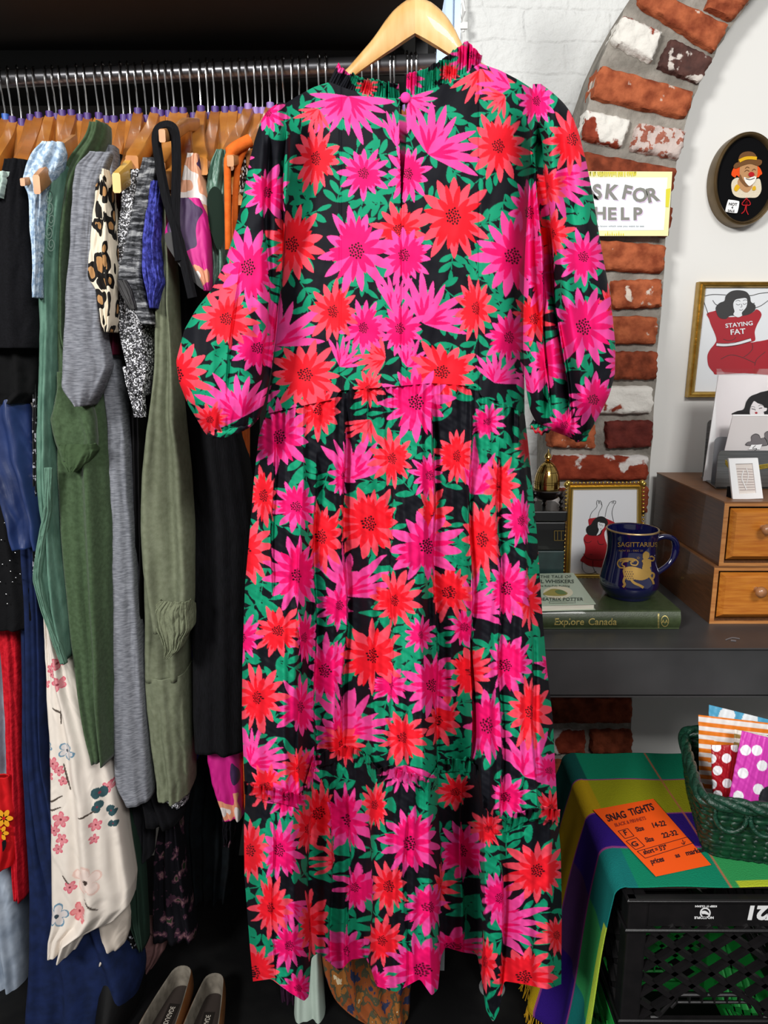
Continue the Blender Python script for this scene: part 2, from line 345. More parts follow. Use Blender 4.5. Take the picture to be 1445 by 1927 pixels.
b.build('wall_arch', BM, smooth=True, kind='structure')

# ------------------------------------------------------------------ rack: shelf, rail, uprights
RA, RB = P(-90, 152, 1.57), P(800, 119, 1.485)
def rail_at(px):
    lo, hi = -.3, 1.1
    for _ in range(30):
        m = (lo+hi)/2; p = RA.lerp(RB, m)
        x = 722.5 + F*p.x/(p.y*CT-(p.z-CAMZ)*ST)
        if x < px: lo = m
        else: hi = m
    return RA.lerp(RB, lo)
b = MB(); b.tube([RA+Vector((-.5, .04, 0)), RA, RB+Vector((.02, 0, 0))], .0155, seg=20)
b.build('clothes_rail', M('rail_steel', '#77777a', .3, .8), smooth=True, label='dark steel clothes rail carrying the packed row of hangers', cat='rail')
zs = P(300, 106, 1.63).z
b = MB(); b.box((-1.9, 1.24, zs), (.1, 1.93, zs+.04)); 
b.build('shelf', M('black_board', '#060606', .6), label='black shelf board above the clothes rail, seen from below', cat='shelf')
b = MB(); b.box((-1.9, 1.60, zs-.045), (.04, 1.635, zs)); b.build('shelf_bar', M('black_angle', '#1c1c1c', .5, bump=.2, bscale=30), label='black metal bar running under the shelf behind the clothes rail', cat='bar')
# uprights
p0 = P(783, 100, 1.50); p1 = P(805, 100, 1.50)
b = MB(); b.box((p0.x, 1.50, 0), (p1.x, 1.54, zs)); b.build('rack_post', M('black_post', '#141416', .4, .5), label='black square post at the right end of the clothes rail', cat='post')
p0 = P(822, 60, 1.62); p1 = P(862, 60, 1.62)
b = MB(); 
for a, c, d in ((0, .010, 0), (.010, .034, .012), (.034, .046, 0)): b.box((p0.x+a, 1.62+d, 0), (p0.x+c, 1.66, 2.35))
b.build('shelving_upright', M('blue_grey_steel', '#8d9eb4', .35, .5), label='pale blue-grey steel upright beside the white painted brick', cat='post')
# cord with clip on white brick
b = MB(); q = P(871, 60, 2.1)
b.tube([P(869, -20, 2.12), P(868, 40, 2.12), P(872, 60, 2.12)], .004, seg=8)
cl = thing('cable_cord', P(871, 55, 2.13), 'thin white cord hanging with a small plastic clip on white brick', 'cord')
b.tube([P(871, 60, 2.12), P(873, 110, 2.12), P(874, 230, 2.12)], .0012, seg=6); b.build('cord', M('white_plastic', '#e8e8e6', .4), cl, smooth=True)
b = MB(); b.tube([P(866, 5, 2.115), P(862, 20, 2.11), P(868, 40, 2.11), P(874, 22, 2.11), P(872, 2, 2.115)], .0035, seg=8); b.box(P(866, 55, 2.115)-Vector((0, .004, 0)), P(880, 42, 2.115)+Vector((0, .006, 0)), bev=.002)
b.build('clip', MATS['white_plastic'], cl, smooth=True)

# ------------------------------------------------------------------ hangers on the rail
def hanger_parts(root, wood, L=.215, drop=.125, bend=.02, tag_c=m_purple, ring=True):
    """hung at origin (rail centre); arms run along -Y (to the viewer) and +Y"""
    o = WL[root.name]
    b = MB(); n = 14; sec = []
    for side in (-1, 1):
        for i in range(n+1):
            t = i/n; y = side*L*t
            z = -.106 - .004*t - drop*(t**1.15) + (.008*math.exp(-(t*9)**2))
            h = .021 - .004*t + .006*math.exp(-(t*5)**2); w = .0105 + .002*t; x = bend*t*t
            if i == n: h *= .8; w *= .8
            sec.append((side, i, [(x+w*a, y + (.003*side if i == n else 0), z+h*c) for a, c in ((-1, -.8), (-.8, -1), (.8, -1), (1, -.8), (1, .8), (.8, 1), (-.8, 1), (-1, .8))]))
    for side in (-1, 1):
        ss = [s[2] for s in sec if s[0] == side]; vs = [Vector(v)+o for s in ss for v in s]
        fs = [[i*8+k, i*8+(k+1) % 8, (i+1)*8+(k+1) % 8, (i+1)*8+k] for i in range(n) for k in range(8)] + [[n*8+k for k in range(8)]]
        b.add(vs, fs)
    b.build('wooden_body', wood, root, smooth=True)
    b = MB(); r = .019
    pts = [(0, -r*1.1, .0-.016)] + [(0, -r*math.cos(a), r*math.sin(a)*1.0) for a in np.linspace(-.2, math.pi*.75, 9)] 
    stem = [(0, .002, -.09), (0, .001, -.055), (0, .012, -.03), (0, r*1.02, -.012)]
    pts = stem + [(0, r*math.cos(a), r*math.sin(a)) for a in np.linspace(0, math.pi*1.1, 10)]
    pts = [(x, -y, z) for x, y, z in pts]
    b.tube([Vector(p)+o for p in pts], .0017, seg=6); b.build('hook', m_chrome, root, smooth=True)
    if ring:
        b = MB(); b.lathe((o.x, o.y), [(.004, o.z-.081), (.0072, o.z-.081), (.0072, o.z-.064), (.004, o.z-.064)], seg=14); b.build('size_ring', tag_c, root, smooth=True)
HX = [3, 17, 34, 51, 66, 88, 100, 112, 129, 145, 159, 181, 195, 209, 228, 241, 255, 271, 287, 298, 313, 325, 341, 360, 376, 389, 402, 421, 436, 451, 465, 479, 492, 507, 520, 533, 548, 562, 578, 600, 613, 680, 699, 711, 734, 741, 765, 773, 781]
rg = random.Random(8)
protos = {}
m_blue = M('blue_plastic', '#2f5cb0', .45); m_lilac = M('lilac_plastic', '#8468a8', .45)
GL = 'hangers on the rail'
special = {3: 'wooden hanger with a bright blue size ring, at the far left of the rail',
           145: 'wooden hanger above the dark green garment, arm sloping toward the pale blue lace',
           376: 'wooden hanger sitting higher than its neighbours, its arm carrying a wide black strap'}
for i, px in enumerate(HX):
    p = rail_at(px); 
    if px in special: lab = special[px]; grp = None
    elif px < 495: lab = 'glossy brown wooden hanger with purple size ring packed on the rail'; grp = GL
    elif px < 660: lab = 'rail hanger with its body hidden behind the floral dress shoulder'; grp = 'hangers behind the dress shoulder'
    else: lab = 'hanger whose chrome hook shows under the pale wooden dress hanger'; grp = 'hangers under the pale hanger'
    key = (px % 3, px > 455, px == 3)
    src = protos.get(key)
    if src is None:
        r = thing('clothes_hanger', p, lab, 'hanger', grp)
        hanger_parts(r, m_wood if key[0] else m_wood2, bend=[.0, .02, -.012][key[0]], drop=[.13, .15, .12][key[0]], tag_c=m_blue if px == 3 else (m_lilac if px > 455 else m_purple))
        protos[key] = r
    else:
        r = src.copy(); COL.objects.link(r); r.location = p; r['label'] = lab
        if grp: r['group'] = grp
        elif 'group' in r: del r['group']
        for ch in src.children:
            c = ch.copy(); COL.objects.link(c); c.parent = r
    r.scale = (1, 1, rg.uniform(.90, 1.13)); f = (480-min(px, 480))/480
    r.rotation_euler = (rg.uniform(-.05, .05) + (-.12 if px == 376 else 0), 0, math.radians(3 + 13*f + rg.uniform(-4, 4)))
# ------------------------------------------------------------------ hanging garments
def hang(name, rows, Y0, depth, mat, parent=None, amp=.006, nf=3, seed=0, na=110, nr=110, hem=.0, p=.7, pattern=None, solid=0.0015, top=True, crumple=.0015, sag=0.0, **kw):
    rows = sorted(rows); ys = np.array([r[0] for r in rows], float)
    y = np.linspace(ys[0], ys[-1], nr); L = np.interp(y, ys, [r[1] for r in rows]); R = np.interp(y, ys, [r[2] for r in rows])
    ker = np.array([1, 2, 3, 2, 1])/9.
    for _ in range(2):
        L = np.convolve(np.pad(L, 2, 'edge'), ker, 'valid'); R = np.convolve(np.pad(R, 2, 'edge'), ker, 'valid')
    A = Pn(L, y, Y0); B = Pn(R, y, Y0); xc = (A[:, 0]+B[:, 0])/2; hw = (B[:, 0]-A[:, 0])/2
    v = np.linspace(0, 1, nr)[:, None]; a = np.linspace(0, 2*np.pi, na, endpoint=False)[None]
    ca, sa = np.cos(a), np.sin(a); cx = np.sign(ca)*np.abs(ca)**p; sy = np.sign(sa)*np.abs(sa)**p
    dep = depth*(.35+.65*np.minimum(1, v*5)) if top else depth + 0*v
    fold = np.sin(nf*2*np.pi*(cx*.5+.5) + seed*2.1 + 1.2*nz(v*3+seed, seed)) + .5*np.sin(nf*1.9*2*np.pi*(cx*.5+.5)+seed+nz(v*5, seed+1))
    zz = np.repeat(A[:, 2][:, None], na, 1)
    cr = crumple*(nz(zz*34+2.5*nz(cx*2.3+zz*6, seed+1), seed) + nz(zz*75+3*nz(cx*3.1-zz*9, seed+5), seed+2)*nz(zz*8+cx*2, seed))
    gain = .35+.65*v
    X = xc[:, None] + hw[:, None]*cx*(1) + 0*v + amp*.25*nz(v*9+sa*1.5, seed)*np.abs(sa)
    Y = Y0 + dep*(.5-.5*sy) - (amp*fold*gain + cr)*np.where(sa > -.2, 1, .4)
    Z = zz + hem*np.sin(a*3+seed)*(v**12) - 0*X
    if top: Z = Z + (-.0)*v
    V = np.stack([X, Y, Z], -1); Q = gridq(nr, na, True)
    VV = V.reshape(-1, 3); 
    if top:       # closed, rounded top
        c = V[0].mean(0) + np.array([0, 0, .004]); VV = np.vstack([VV, c[None]]); ci = len(VV)-1
        j = np.arange(na); Q = np.vstack([Q, np.stack([np.full(na, ci), j, (j+1) % na, (j+1) % na], -1)])
        Q = Q[:-na]; T = np.stack([np.full(na, ci), j, (j+1) % na], -1)
    col = None
    if pattern is not None:
        pxx = L[:, None] + (R-L)[:, None]*(cx*.5+.5); pyy = np.repeat(y[:, None], na, 1)
        col = pattern(pxx.ravel(), pyy.ravel())
        if top: col = np.vstack([col, col[:1]])
    o = npmesh(name, VV, Q, mat, parent, True, col, solid=solid, **kw)
    return o
def gar(name, loc, label, cat='garment'): return thing(name, loc, label, cat)
def base(px, py, Y): return P(px, py, Y)
sage = M('sage_denim', '#48685a', .75, hex2='#5e8070', vscale=60, vstr=(1, 1, .5), bump=.35, bscale=120)
olive = M('olive_jersey', '#36472f', .9, hex2='#41543a', vscale=150, bump=.15, bscale=300, sheen=.15)
grey = M('heather_grey', '#5f6168', .9, hex2='#85878e', vscale=220, vstr=(.35, .35, 2.2), bump=.2, bscale=500)
khaki = M('khaki_crepe', '#5f6450', .8, hex2='#6b705c', vscale=90, bump=.15, bscale=400)
cord = M('black_corduroy', '#08080a', .85, hex2='#101014', vscale=200, vstr=(4, 4, .3), bump=.5, bscale=120)
navy = M('navy_crepe', '#121d3a', .8, hex2='#17244a', vscale=40, bump=.1, bscale=300)
satin = M('navy_satin', '#18264c', .35, hex2='#20315e', vscale=12, bump=.1, bscale=20, bdist=.01)
lace = M('pale_blue_lace', '#8fa6bd', .8, hex2='#bccddd', vscale=120, bump=1.0, bscale=150, contrast=(.45, .55))
blace = M('blue_lace', '#26286a', .7, hex2='#4348a0', vscale=140, bump=1.0, bscale=170, contrast=(.42, .58))
redl = M('red_lace', '#a50d1c', .8, hex2='#c21a28', vscale=100, bump=.9, bscale=120)
leop = ramp_mat('leopard_print', 'voronoi', 52, [(0, '#a67b4e'), (.30, '#14110f'), (.52, '#d9cdb8')], .7, (1, 1, .62), .15, .022)
glit = ramp_mat('silver_glitter', 'cell', 520, [(0, '#0a0a0c'), (.52, '#55555c'), (.72, '#d8d8dc')], .5, (1, 1, 1), .5)
sequin = ramp_mat('beaded_black', 'cell', 260, [(0, '#050506'), (.86, '#a8a8b0')], .5, (1, 1, 1), .3)
streak = ramp_mat('streaky_charcoal', 'noise', 75, [(0, '#1b1c1e'), (.42, '#3a3b3e'), (.52, '#66676a'), (.6, '#8c8d8e')], .85, (.5, .5, 2.4), .1, 0, 4)
pink_print = ramp_mat('brushstroke_print', 'noise', 15, [(0, '#3a2148'), (.42, '#c0127c'), (.60, '#d89070'), (.66, '#d8d0cc')], .6, (1, 1, .8), .05, 0, 1)
peach_print = ramp_mat('peach_print', 'noise', 22, [(0, '#3a2148'), (.36, '#d89a78'), (.47, '#e2d8d2'), (.6, '#d89a78'), (.68, '#8c1b5c')], .6, (1, 1, 1), .05, 0, 1)
dkfl = ramp_mat('dark_floral', 'noise', 30, [(0, '#0b0a10'), (.55, '#3a2230'), (.6, '#6a4a50'), (.66, '#24301f')], .8, (1, 1, 1), .05, 0, 3)
patch = ramp_mat('patchwork_print', 'noise', 24, [(0, '#2b3350'), (.40, '#8a4a26'), (.5, '#4b4a38'), (.57, '#96602e'), (.66, '#c8b898')], .8, (1.2, 1, .8), .3, 0, 4)
greens = M('green_satin', '#3c5c4c', .4, hex2='#55796a', vscale=18, bump=.4, bscale=25, bdist=.01)
orange = M('orange_jersey', '#c8581a', .8, hex2='#d96a26', vscale=60, bump=.3, bscale=150)
dots = ramp_mat('white_dotted_brown', 'voronoi', 150, [(0, '#d8d0cc'), (.42, '#26140f')], .7)
marble = M('grey_blue_marble', '#6b7788', .8, hex2='#a9b3c0', vscale=14, bump=.1, contrast=(.3, .7))
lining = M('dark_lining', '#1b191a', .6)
stud_black = M('black_sweater', '#0c0c0e', .95, bump=.4, bscale=400)

# --- far left
hang('top', [(322, -20, 16), (345, -20, 14), (372, -20, 4)], 1.262, .05, M('pale_mint', '#a9bbb2', .8), label='pale mint scrap of a top at the left edge over the black top', cat='top')
hang('garment', [(1180, -60, 14), (1300, -60, 14), (1470, -60, 14)], 1.45, .06, marble, label='slate blue garment showing at the left edge of the photo beside the red lace', cat='garment')
hang('dress', [(1640, -60, 10), (1700, -50, 24), (1800, -30, 33), (1900, -10, 38), (1960, 0, 40)], 1.46, .1, marble, nf=2, amp=.008, label='pale grey-blue marbled dress hem at bottom left corner', cat='dress')
g = gar('blouse', base(0, 1640, 1.4), 'bright red blouse with yellow flower print at the left edge', 'blouse')
hang('body', [(1465, -60, 12), (1530, -60, 22), (1600, -60, 25), (1640, -60, 14)], 1.38, .05, M('bright_red', '#c4171c', .7), g)
b = MB(); Ff = FY(1.376); rg2 = random.Random(3)
for (cx_, cy_, r_) in ((7, 1540, 17), (2, 1568, 14)):
    for k in range(6):
        a = k*1.047; b.ell(Ff, cx_+r_*.55*math.cos(a), cy_+r_*.55*math.sin(a), r_*.5, r_*.28, 2, 0, rot=a)
    b.ell(Ff, cx_, cy_, r_*.2, r_*.2, 4, 1)
b.ell(Ff, 6, 1592, 5, 12, 2, 2, rot=.3); b.build('flower_print', [M('yellow_ink', '#d8951f', .7), M('red_ink', '#b01818', .7), m_black], g)
hang('dress', [(1165, -10, 26), (1300, 2, 33), (1450, 8, 36), (1600, 14, 42), (1696, 24, 45)], 1.40, .08, redl, nf=2, label='red lace dress between the studded black jumper and the long navy dress', cat='dress')
hang('dress', [(800, 10, 62), (950, 22, 68), (1100, 26, 75), (1300, 32, 80), (1450, 34, 84), (1600, 40, 120), (1700, 42, 170), (1800, 38, 215), (1870, 33, 250), (1945, 28, 236)], 1.36, .16, navy, nf=2.6, amp=.012, crumple=.0006, label='long navy dress hanging below the cream floral dress', cat='dress')
hang('top', [(298, 5, 46), (340, -10, 42), (420, -30, 48), (520, -50, 60), (640, -60, 66), (655, -50, 62)], 1.27, .10, m_black, amp=.004, nf=2, label='plain black short-sleeved top, leftmost large garment on the rail', cat='top')
hang('top', [(640, -60, 64), (740, -60, 64), (760, -60, 40)], 1.30, .10, M('charcoal_knit', '#0b0b0c', .95, bump=.2), amp=.006, label='charcoal jersey layer under the plain black top at left', cat='top')
hang('blouse', [(715, -60, 20), (760, -60, 42), (850, -40, 54), (930, -8, 68), (1000, 10, 81), (1034, 20, 84)], 1.31, .05, satin, nf=1.6, amp=.012, crumple=.001, label='royal navy satin blouse sleeve above the studded jumper', cat='blouse')
g = gar('jumper', base(0, 1185, 1.36), 'black jumper with scattered silver studs at the left edge', 'jumper')
hang('body', [(880, -60, 10), (960, -60, 28), (1060, -60, 45), (1130, -60, 53), (1178, -60, 56), (1188, -60, 48)], 1.345, .08, stud_black, g, amp=.004)
b = MB()
for x, y in ((9, 984), (3, 1016), (5, 1062), (19, 1055), (20, 1075), (1, 1095), (24, 1095), (30, 1087), (38, 1080), (12, 1118), (29, 1040), (14, 1136)): b.ball(P(x, y, 1.337), .0017, n=6)
b.build('stud', m_chrome, g, smooth=True, kind='stuff')
hang('top', [(330, 34, 60), (380, 26, 62), (440, 34, 64), (500, 48, 66), (700, 58, 70), (1100, 60, 70)], 1.32, .08, sequin, amp=.003, label='black top covered in tiny beads behind the pale blue lace', cat='top')
hang('top', [(266, 80, 114), (285, 58, 118), (310, 44, 108), (335, 36, 92), (360, 48, 80), (420, 54, 74), (505, 60, 72), (560, 62, 70)], 1.265, .05, lace, amp=.005, nf=2, crumple=.003, label='pale blue lace top between the black top and the sage shirt', cat='top')
# --- sage shirt
g = gar('shirt', base(95, 1240, 1.3), 'sage green denim shirt dress with embroidered shoulder', 'shirt')
hang('body', [(308, 92, 119), (330, 82, 117), (400, 72, 106), (500, 66, 102), (620, 67, 102), (760, 64, 98), (860, 62, 96), (930, 63, 97), (1000, 74, 100), (1085, 62, 112), (1150, 76, 118), (1200, 94, 123), (1245, 112, 124)], 1.285, .12, sage, g, amp=.006, nf=2)
b = MB(); rg2 = random.Random(5); Ff = FY(1.275)
for k in range(7):
    x0 = 84+rg2.uniform(-8, 14); y0 = 345+k*23
    b.stroke(Ff, [(x0+5*math.cos(t)*(.4+t*.12), y0+9*math.sin(t)*(.4+t*.12)) for t in np.linspace(0, 9, 16)], 1.6, 1)
b.build('embroidery', M('dark_green_thread', '#2d463a', .6), g)
hang('front_edge', [(880, 84, 97), (960, 82, 93), (1040, 66, 80), (1090, 62, 74), (1150, 78, 88), (1210, 98, 110), (1250, 114, 124)], 1.275, .012, M('sage_trim', '#587868', .7, bump=.5, bscale=90), g, amp=.002, crumple=.003)
# --- cream floral dress
g = gar('dress', base(150, 1810, 1.34), 'cream dress with pink and blue flower print and a dipping hem', 'dress')
FLW = [(95, 1262, 10, 0), (108, 1248, 12, 0), (112, 1286, 14, 0), (84, 1290, 9, 0), (98, 1270, 8, 0), (97, 1440, 13, 0), (110, 1452, 11, 0), (90, 1465, 9, 0), (118, 1472, 9, 0), (112, 1545, 16, 0), (100, 1565, 11, 0), (115, 1582, 12, 0), (108, 1600, 10, 0), (178, 1555, 12, 0), (176, 1580, 9, 0), (197, 1490, 11, 0), (128, 1672, 12, 0), (147, 1720, 18, 3), (162, 1655, 30, 2), (105, 1725, 24, 1), (125, 1415, 18, 1), (86, 1410, 10, 1), (184, 1497, 15, 4), (180, 1522, 12, 4), (203, 1535, 11, 4), (206, 1560, 9, 4)]
FC = [('#c85a6c', '#7e2a38'), ('#5f8399', '#2c3a44'), ('#d8b8ac', '#3a2c28'), ('#c9646a', '#8a3038'), ('#2c4a50', '#7e2a38')]
def cream_pattern(X, Y):
    c = np.tile(np.array(lin('#d9cfc4')), (len(X), 1)); 
    for k, (fx, fy, r, t) in enumerate(FLW):
        dx, dy = X-fx, Y-fy; d = np.hypot(dx, dy); a = np.arctan2(dy, dx)+k
        n = 5 if t != 4 else 2
        lim = r*(.45+.55*np.abs(np.cos(a*n/2))**.7)
        m = d < lim; edge = m & (d > lim-1.6-.08*r)
        fill = np.array(lin(FC[t][0])); 
        if t in (1, 2): fill = fill*.4+np.array(lin('#e6ded4'))*.6
        c[m] = fill*.75+np.array(lin('#e6c8c0'))*.25 if t != 4 else fill
        c[edge] = np.array(lin(FC[t][0])); c[d < r*.16] = np.array(lin(FC[t][1]))
    for (x0, y0, x1, y1) in ((88, 1516, 116, 1500), (90, 1530, 112, 1522), (160, 1690, 182, 1712), (150, 1535, 178, 1530), (116, 1650, 126, 1665), (98, 1335, 120, 1350), (112, 1340, 112, 1365), (130, 1490, 118, 1440)):
        L2 = (x1-x0)**2+(y1-y0)**2; t = np.clip(((X-x0)*(x1-x0)+(Y-y0)*(y1-y0))/L2, 0, 1); d = np.hypot(X-x0-t*(x1-x0), Y-y0-t*(y1-y0))
        c[d < 1.6*(1-np.abs(t-.4))+.3] = np.array(lin('#4a4038'))
    return c
m_cream = MC('cream_floral_print', .55, .15, 30, .004)
hang('underlayer', [(1660, 120, 222), (1740, 130, 236), (1770, 140, 234), (1790, 160, 228), (1812, 172, 200)], 1.375, .06, M('cream_lining', '#cbbfb2', .6), g, nf=2, amp=.008)
hang('skirt', [(1150, 80, 92), (1240, 79, 124), (1320, 80, 150), (1400, 82, 182), (1500, 84, 208), (1600, 84, 222), (1690, 84, 236), (1725, 84, 233), (1752, 84, 205), (1775, 84, 150), (1792, 84, 140), (1806, 85, 132)], 1.315, .12, m_cream, g, nf=2.2, amp=.010, crumple=.001, na=420, nr=560, pattern=cream_pattern)
# --- olive dress with cuffed sleeve
g = gar('dress', base(150, 1440, 1.32), 'long olive green jersey dress with a rolled short sleeve', 'dress')
hang('body', [(228, 168, 194), (262, 155, 192), (290, 126, 178), (330, 110, 150), (400, 104, 134), (500, 101, 128), (640, 100, 125), (720, 100, 180), (800, 96, 192), (900, 98, 200), (1000, 102, 205), (1100, 112, 206), (1200, 122, 206), (1300, 136, 206), (1400, 158, 206), (1438, 170, 206)], 1.30, .14, olive, g, nf=1.8, amp=.012, nr=160, crumple=.0008)
hang('sleeve', [(700, 106, 150), (740, 102, 160), (790, 90, 172), (825, 96, 175), (850, 104, 174), (868, 112, 160)], 1.285, .04, olive, g, amp=.005, nf=1.3)
hang('cuff', [(836, 108, 176), (850, 104, 175), (872, 112, 160), (888, 126, 142)], 1.278, .045, M('olive_cuff', '#3c4e34', .9, bump=.3, bscale=250), g, amp=.003, crumple=.003)
# --- grey T-shirt dress
g = gar('dress', base(230, 1518, 1.33), 'heather grey T-shirt dress with loose short sleeve', 'dress')
hang('body', [(272, 178, 212), (300, 168, 214), (420, 165, 205), (600, 172, 200), (680, 178, 214), (800, 196, 232), (900, 197, 238), (1000, 198, 246), (1200, 200, 258), (1400, 204, 270), (1490, 208, 275), (1518, 236, 276)], 1.33, .12, grey, g, nf=1.2, amp=.006, nr=160)
hang('sleeve', [(285, 170, 208), (310, 138, 196), (350, 132, 178), (450, 127, 168), (560, 117, 180), (640, 112, 186), (690, 108, 196), (728, 106, 180), (750, 124, 168), (765, 143, 155)], 1.255, .07, grey, g, nf=1.1, amp=.007, nr=140)
# --- black T beside leopard, and sleeve band
g = gar('dress', base(240, 1400, 1.37), 'black dress hanging between the grey and khaki dresses', 'dress')
hang('body', [(288, 195, 226), (310, 190, 224), (500, 200, 230), (660, 205, 240), (800, 214, 262), (1000, 238, 266), (1200, 250, 268), (1500, 260, 300), (1560, 268, 340)], 1.38, .1, m_black, g, nf=2)
hang('top', [(290, 240, 262), (312, 224, 262), (360, 225, 256), (480, 230, 262), (640, 236, 266), (900, 244, 268), (1200, 250, 270)], 1.36, .08, M('black_viscose', '#0c0b0d', .8), label='black top hung beside the pale bare hanger tip', cat='top')
hang('top', [(345, 205, 222), (500, 206, 220), (600, 205, 219), (668, 206, 217)], 1.325, .06, M('burgundy_jersey', '#4c0f24', .8), label='burgundy sliver of a top between leopard print and silver glitter', cat='top')
hang('blouse', [(318, 182, 200), (345, 179, 203), (400, 172, 206), (470, 164, 210), (520, 161, 212), (545, 178, 213), (580, 184, 214), (610, 190, 211), (625, 197, 205)], 1.262, .05, leop, amp=.006, nf=1.6, crumple=.003, label='leopard print blouse sleeve beside the grey dress', cat='blouse')
# --- glitter
g = gar('dress', base(260, 790, 1.3), 'black and silver glitter dress with a tie strap', 'dress')
hang('body', [(318, 238, 266), (360, 226, 262), (440, 217, 250), (540, 218, 256), (620, 217, 276), (690, 232, 284), (720, 240, 275), (745, 246, 270)], 1.29, .07, glit, g, nf=1.5, amp=.006)
hang('strap', [(690, 231, 240), (720, 236, 245), (760, 247, 256), (785, 252, 272)], 1.283, .015, glit, g, amp=.002)
hang('strap', [(700, 262, 274), (740, 258, 268), (785, 254, 272)], 1.281, .015, glit, g, amp=.002)
hang('hem', [(1480, 288, 350), (1500, 289, 350), (1521, 292, 346)], 1.40, .06, glit, g, amp=.003)
# --- streaky tee
g = gar('top', base(255, 610, 1.28), 'streaky charcoal marl short-sleeved top', 'top')
hang('sleeve', [(296, 268, 300), (330, 256, 293), (380, 246, 282), (450, 234, 268), (510, 218, 264), (530, 217, 266), (560, 232, 272), (590, 252, 282), (610, 266, 287)], 1.262, .06, streak, g, nf=1.3, amp=.004)
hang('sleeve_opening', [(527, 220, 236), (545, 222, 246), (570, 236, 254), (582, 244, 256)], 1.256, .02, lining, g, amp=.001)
hang('blouse', [(340, 284, 300), (380, 274, 298), (450, 265, 295), (500, 264, 298), (530, 268, 303), (555, 276, 294), (580, 282, 290)], 1.258, .05, blace, amp=.004, crumple=.004, label='royal blue lace blouse beside the streaky charcoal top', cat='blouse')
hang('skirt', [(1000, 335, 356), (1280, 335, 360), (1400, 340, 366), (1440, 345, 366)], 1.43, .05, M('ultramarine', '#1c1878', .7), label='ultramarine blue garment glimpsed between khaki and black dresses', cat='skirt')
# --- khaki dress with bishop sleeve
g = gar('dress', base(305, 1512, 1.34), 'khaki dress with long bishop sleeve and shirred cuff', 'dress')
hang('bodice', [(362, 290, 312), (500, 296, 314), (600, 288, 314), (700, 283, 316), (800, 272, 322), (900, 262, 340), (1000, 262, 345), (1150, 262, 345), (1285, 264, 338)], 1.34, .12, khaki, g, nf=1.5, amp=.007)
hang('skirt', [(1278, 263, 339), (1300, 264, 341), (1380, 272, 346), (1480, 286, 348), (1512, 290, 347)], 1.335, .13, khaki, g, nf=2.2, amp=.007, top=False)
hang('sleeve', [(380, 298, 314), (500, 300, 320), (600, 291, 325), (700, 286, 330), (800, 274, 338), (900, 260, 350), (1000, 258, 356), (1090, 262, 356), (1150, 276, 356), (1190, 284, 345)], 1.28, .07, khaki, g, nf=1.4, amp=.012, crumple=.001)
o = hang('cuff', [(1132, 300, 355), (1150, 282, 356), (1170, 278, 357), (1190, 286, 356), (1205, 296, 345), (1225, 304, 338), (1240, 306, 318)], 1.268, .07, M('khaki_shirring', '#6b705a', .8, bump=.9, bscale=130, bdist=.005, vstr=(1, 1, .5)), g, nf=9, amp=.003, crumple=.004, na=220)
# --- black corduroy dungaree with strap loop
g = gar('dress', base(405, 1420, 1.34), 'black corduroy pinafore with wide strap looped over a hanger arm', 'pinafore')
hang('body', [(440, 318, 345), (480, 308, 372), (560, 306, 378), (640, 310, 380), (740, 322, 410), (800, 330, 440), (900, 342, 458), (1000, 352, 470), (1200, 352, 472), (1350, 352, 470), (1422, 356, 470)], 1.34, .14, cord, g, nf=2.2, amp=.006, nr=160)
b = MB(); Y_ = 1.25
lp = [(362, 560), (346, 490), (330, 430), (311, 365), (299, 300), (294, 258), (301, 240), (318, 236), (329, 250), (332, 300), (331, 360), (330, 420), (338, 490)]
for k in range(len(smooth2(lp))-1): pass
q = smooth2(lp); n = len(q)
for (w0, dy) in ((9, 0),):
    Lv = []; 
    for i, (x, y) in enumerate(q):
        a = q[max(i-1, 0)]; c = q[min(i+1, n-1)]; dx, dy_ = c[0]-a[0], c[1]-a[1]; d = math.hypot(dx, dy_); nx, ny = -dy_/d*w0, dx/d*w0
        yy = 1.24 + .0*i
        Lv += [P(x+nx, y+ny, yy), P(x+nx*.3, y+ny*.3, yy-.004), P(x-nx, y-ny, yy), P(x-nx, y-ny, yy+.02), P(x+nx, y+ny, yy+.02)]
    b.add(Lv, [[i*5+k, i*5+(k+1) % 5, (i+1)*5+(k+1) % 5, (i+1)*5+k] for i in range(n-1) for k in range(5)])
b.build('strap', cord, g, smooth=True)
# --- brushstroke top
g = gar('top', base(360, 545, 1.28), 'magenta and peach brushstroke print top with grey lined sleeve', 'top')
hang('shoulder', [(288, 352, 370), (310, 344, 374), (340, 336, 379), (380, 324, 387), (420, 340, 391), (480, 360, 392), (545, 384, 391)], 1.262, .06, peach_print, g, amp=.003, nf=1.2)
hang('sleeve', [(372, 326, 372), (400, 318, 384), (430, 306, 388), (450, 305, 390), (480, 330, 391), (510, 355, 392), (530, 372, 392), (547, 384, 391)], 1.25, .05, pink_print, g, amp=.003, nf=1.2)
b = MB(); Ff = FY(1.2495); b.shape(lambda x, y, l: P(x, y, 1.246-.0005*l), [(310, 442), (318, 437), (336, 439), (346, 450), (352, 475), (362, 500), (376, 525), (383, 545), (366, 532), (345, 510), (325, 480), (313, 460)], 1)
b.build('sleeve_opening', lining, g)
hang('hem', [(1400, 384, 450), (1440, 386, 454), (1480, 394, 455), (1520, 408, 455), (1545, 418, 454)], 1.38, .08, pink_print, g, nf=1.5, amp=.006)
hang('top', [(318, 372, 387), (330, 371, 388), (345, 378, 386)], 1.30, .04, ramp_mat('navy_white_stripe', 'noise', 90, [(0, '#1b2745'), (.55, '#b8bcc8')], .8, (1, 1, 3)), label='scrap of navy and white striped top beside the green satin top', cat='top')
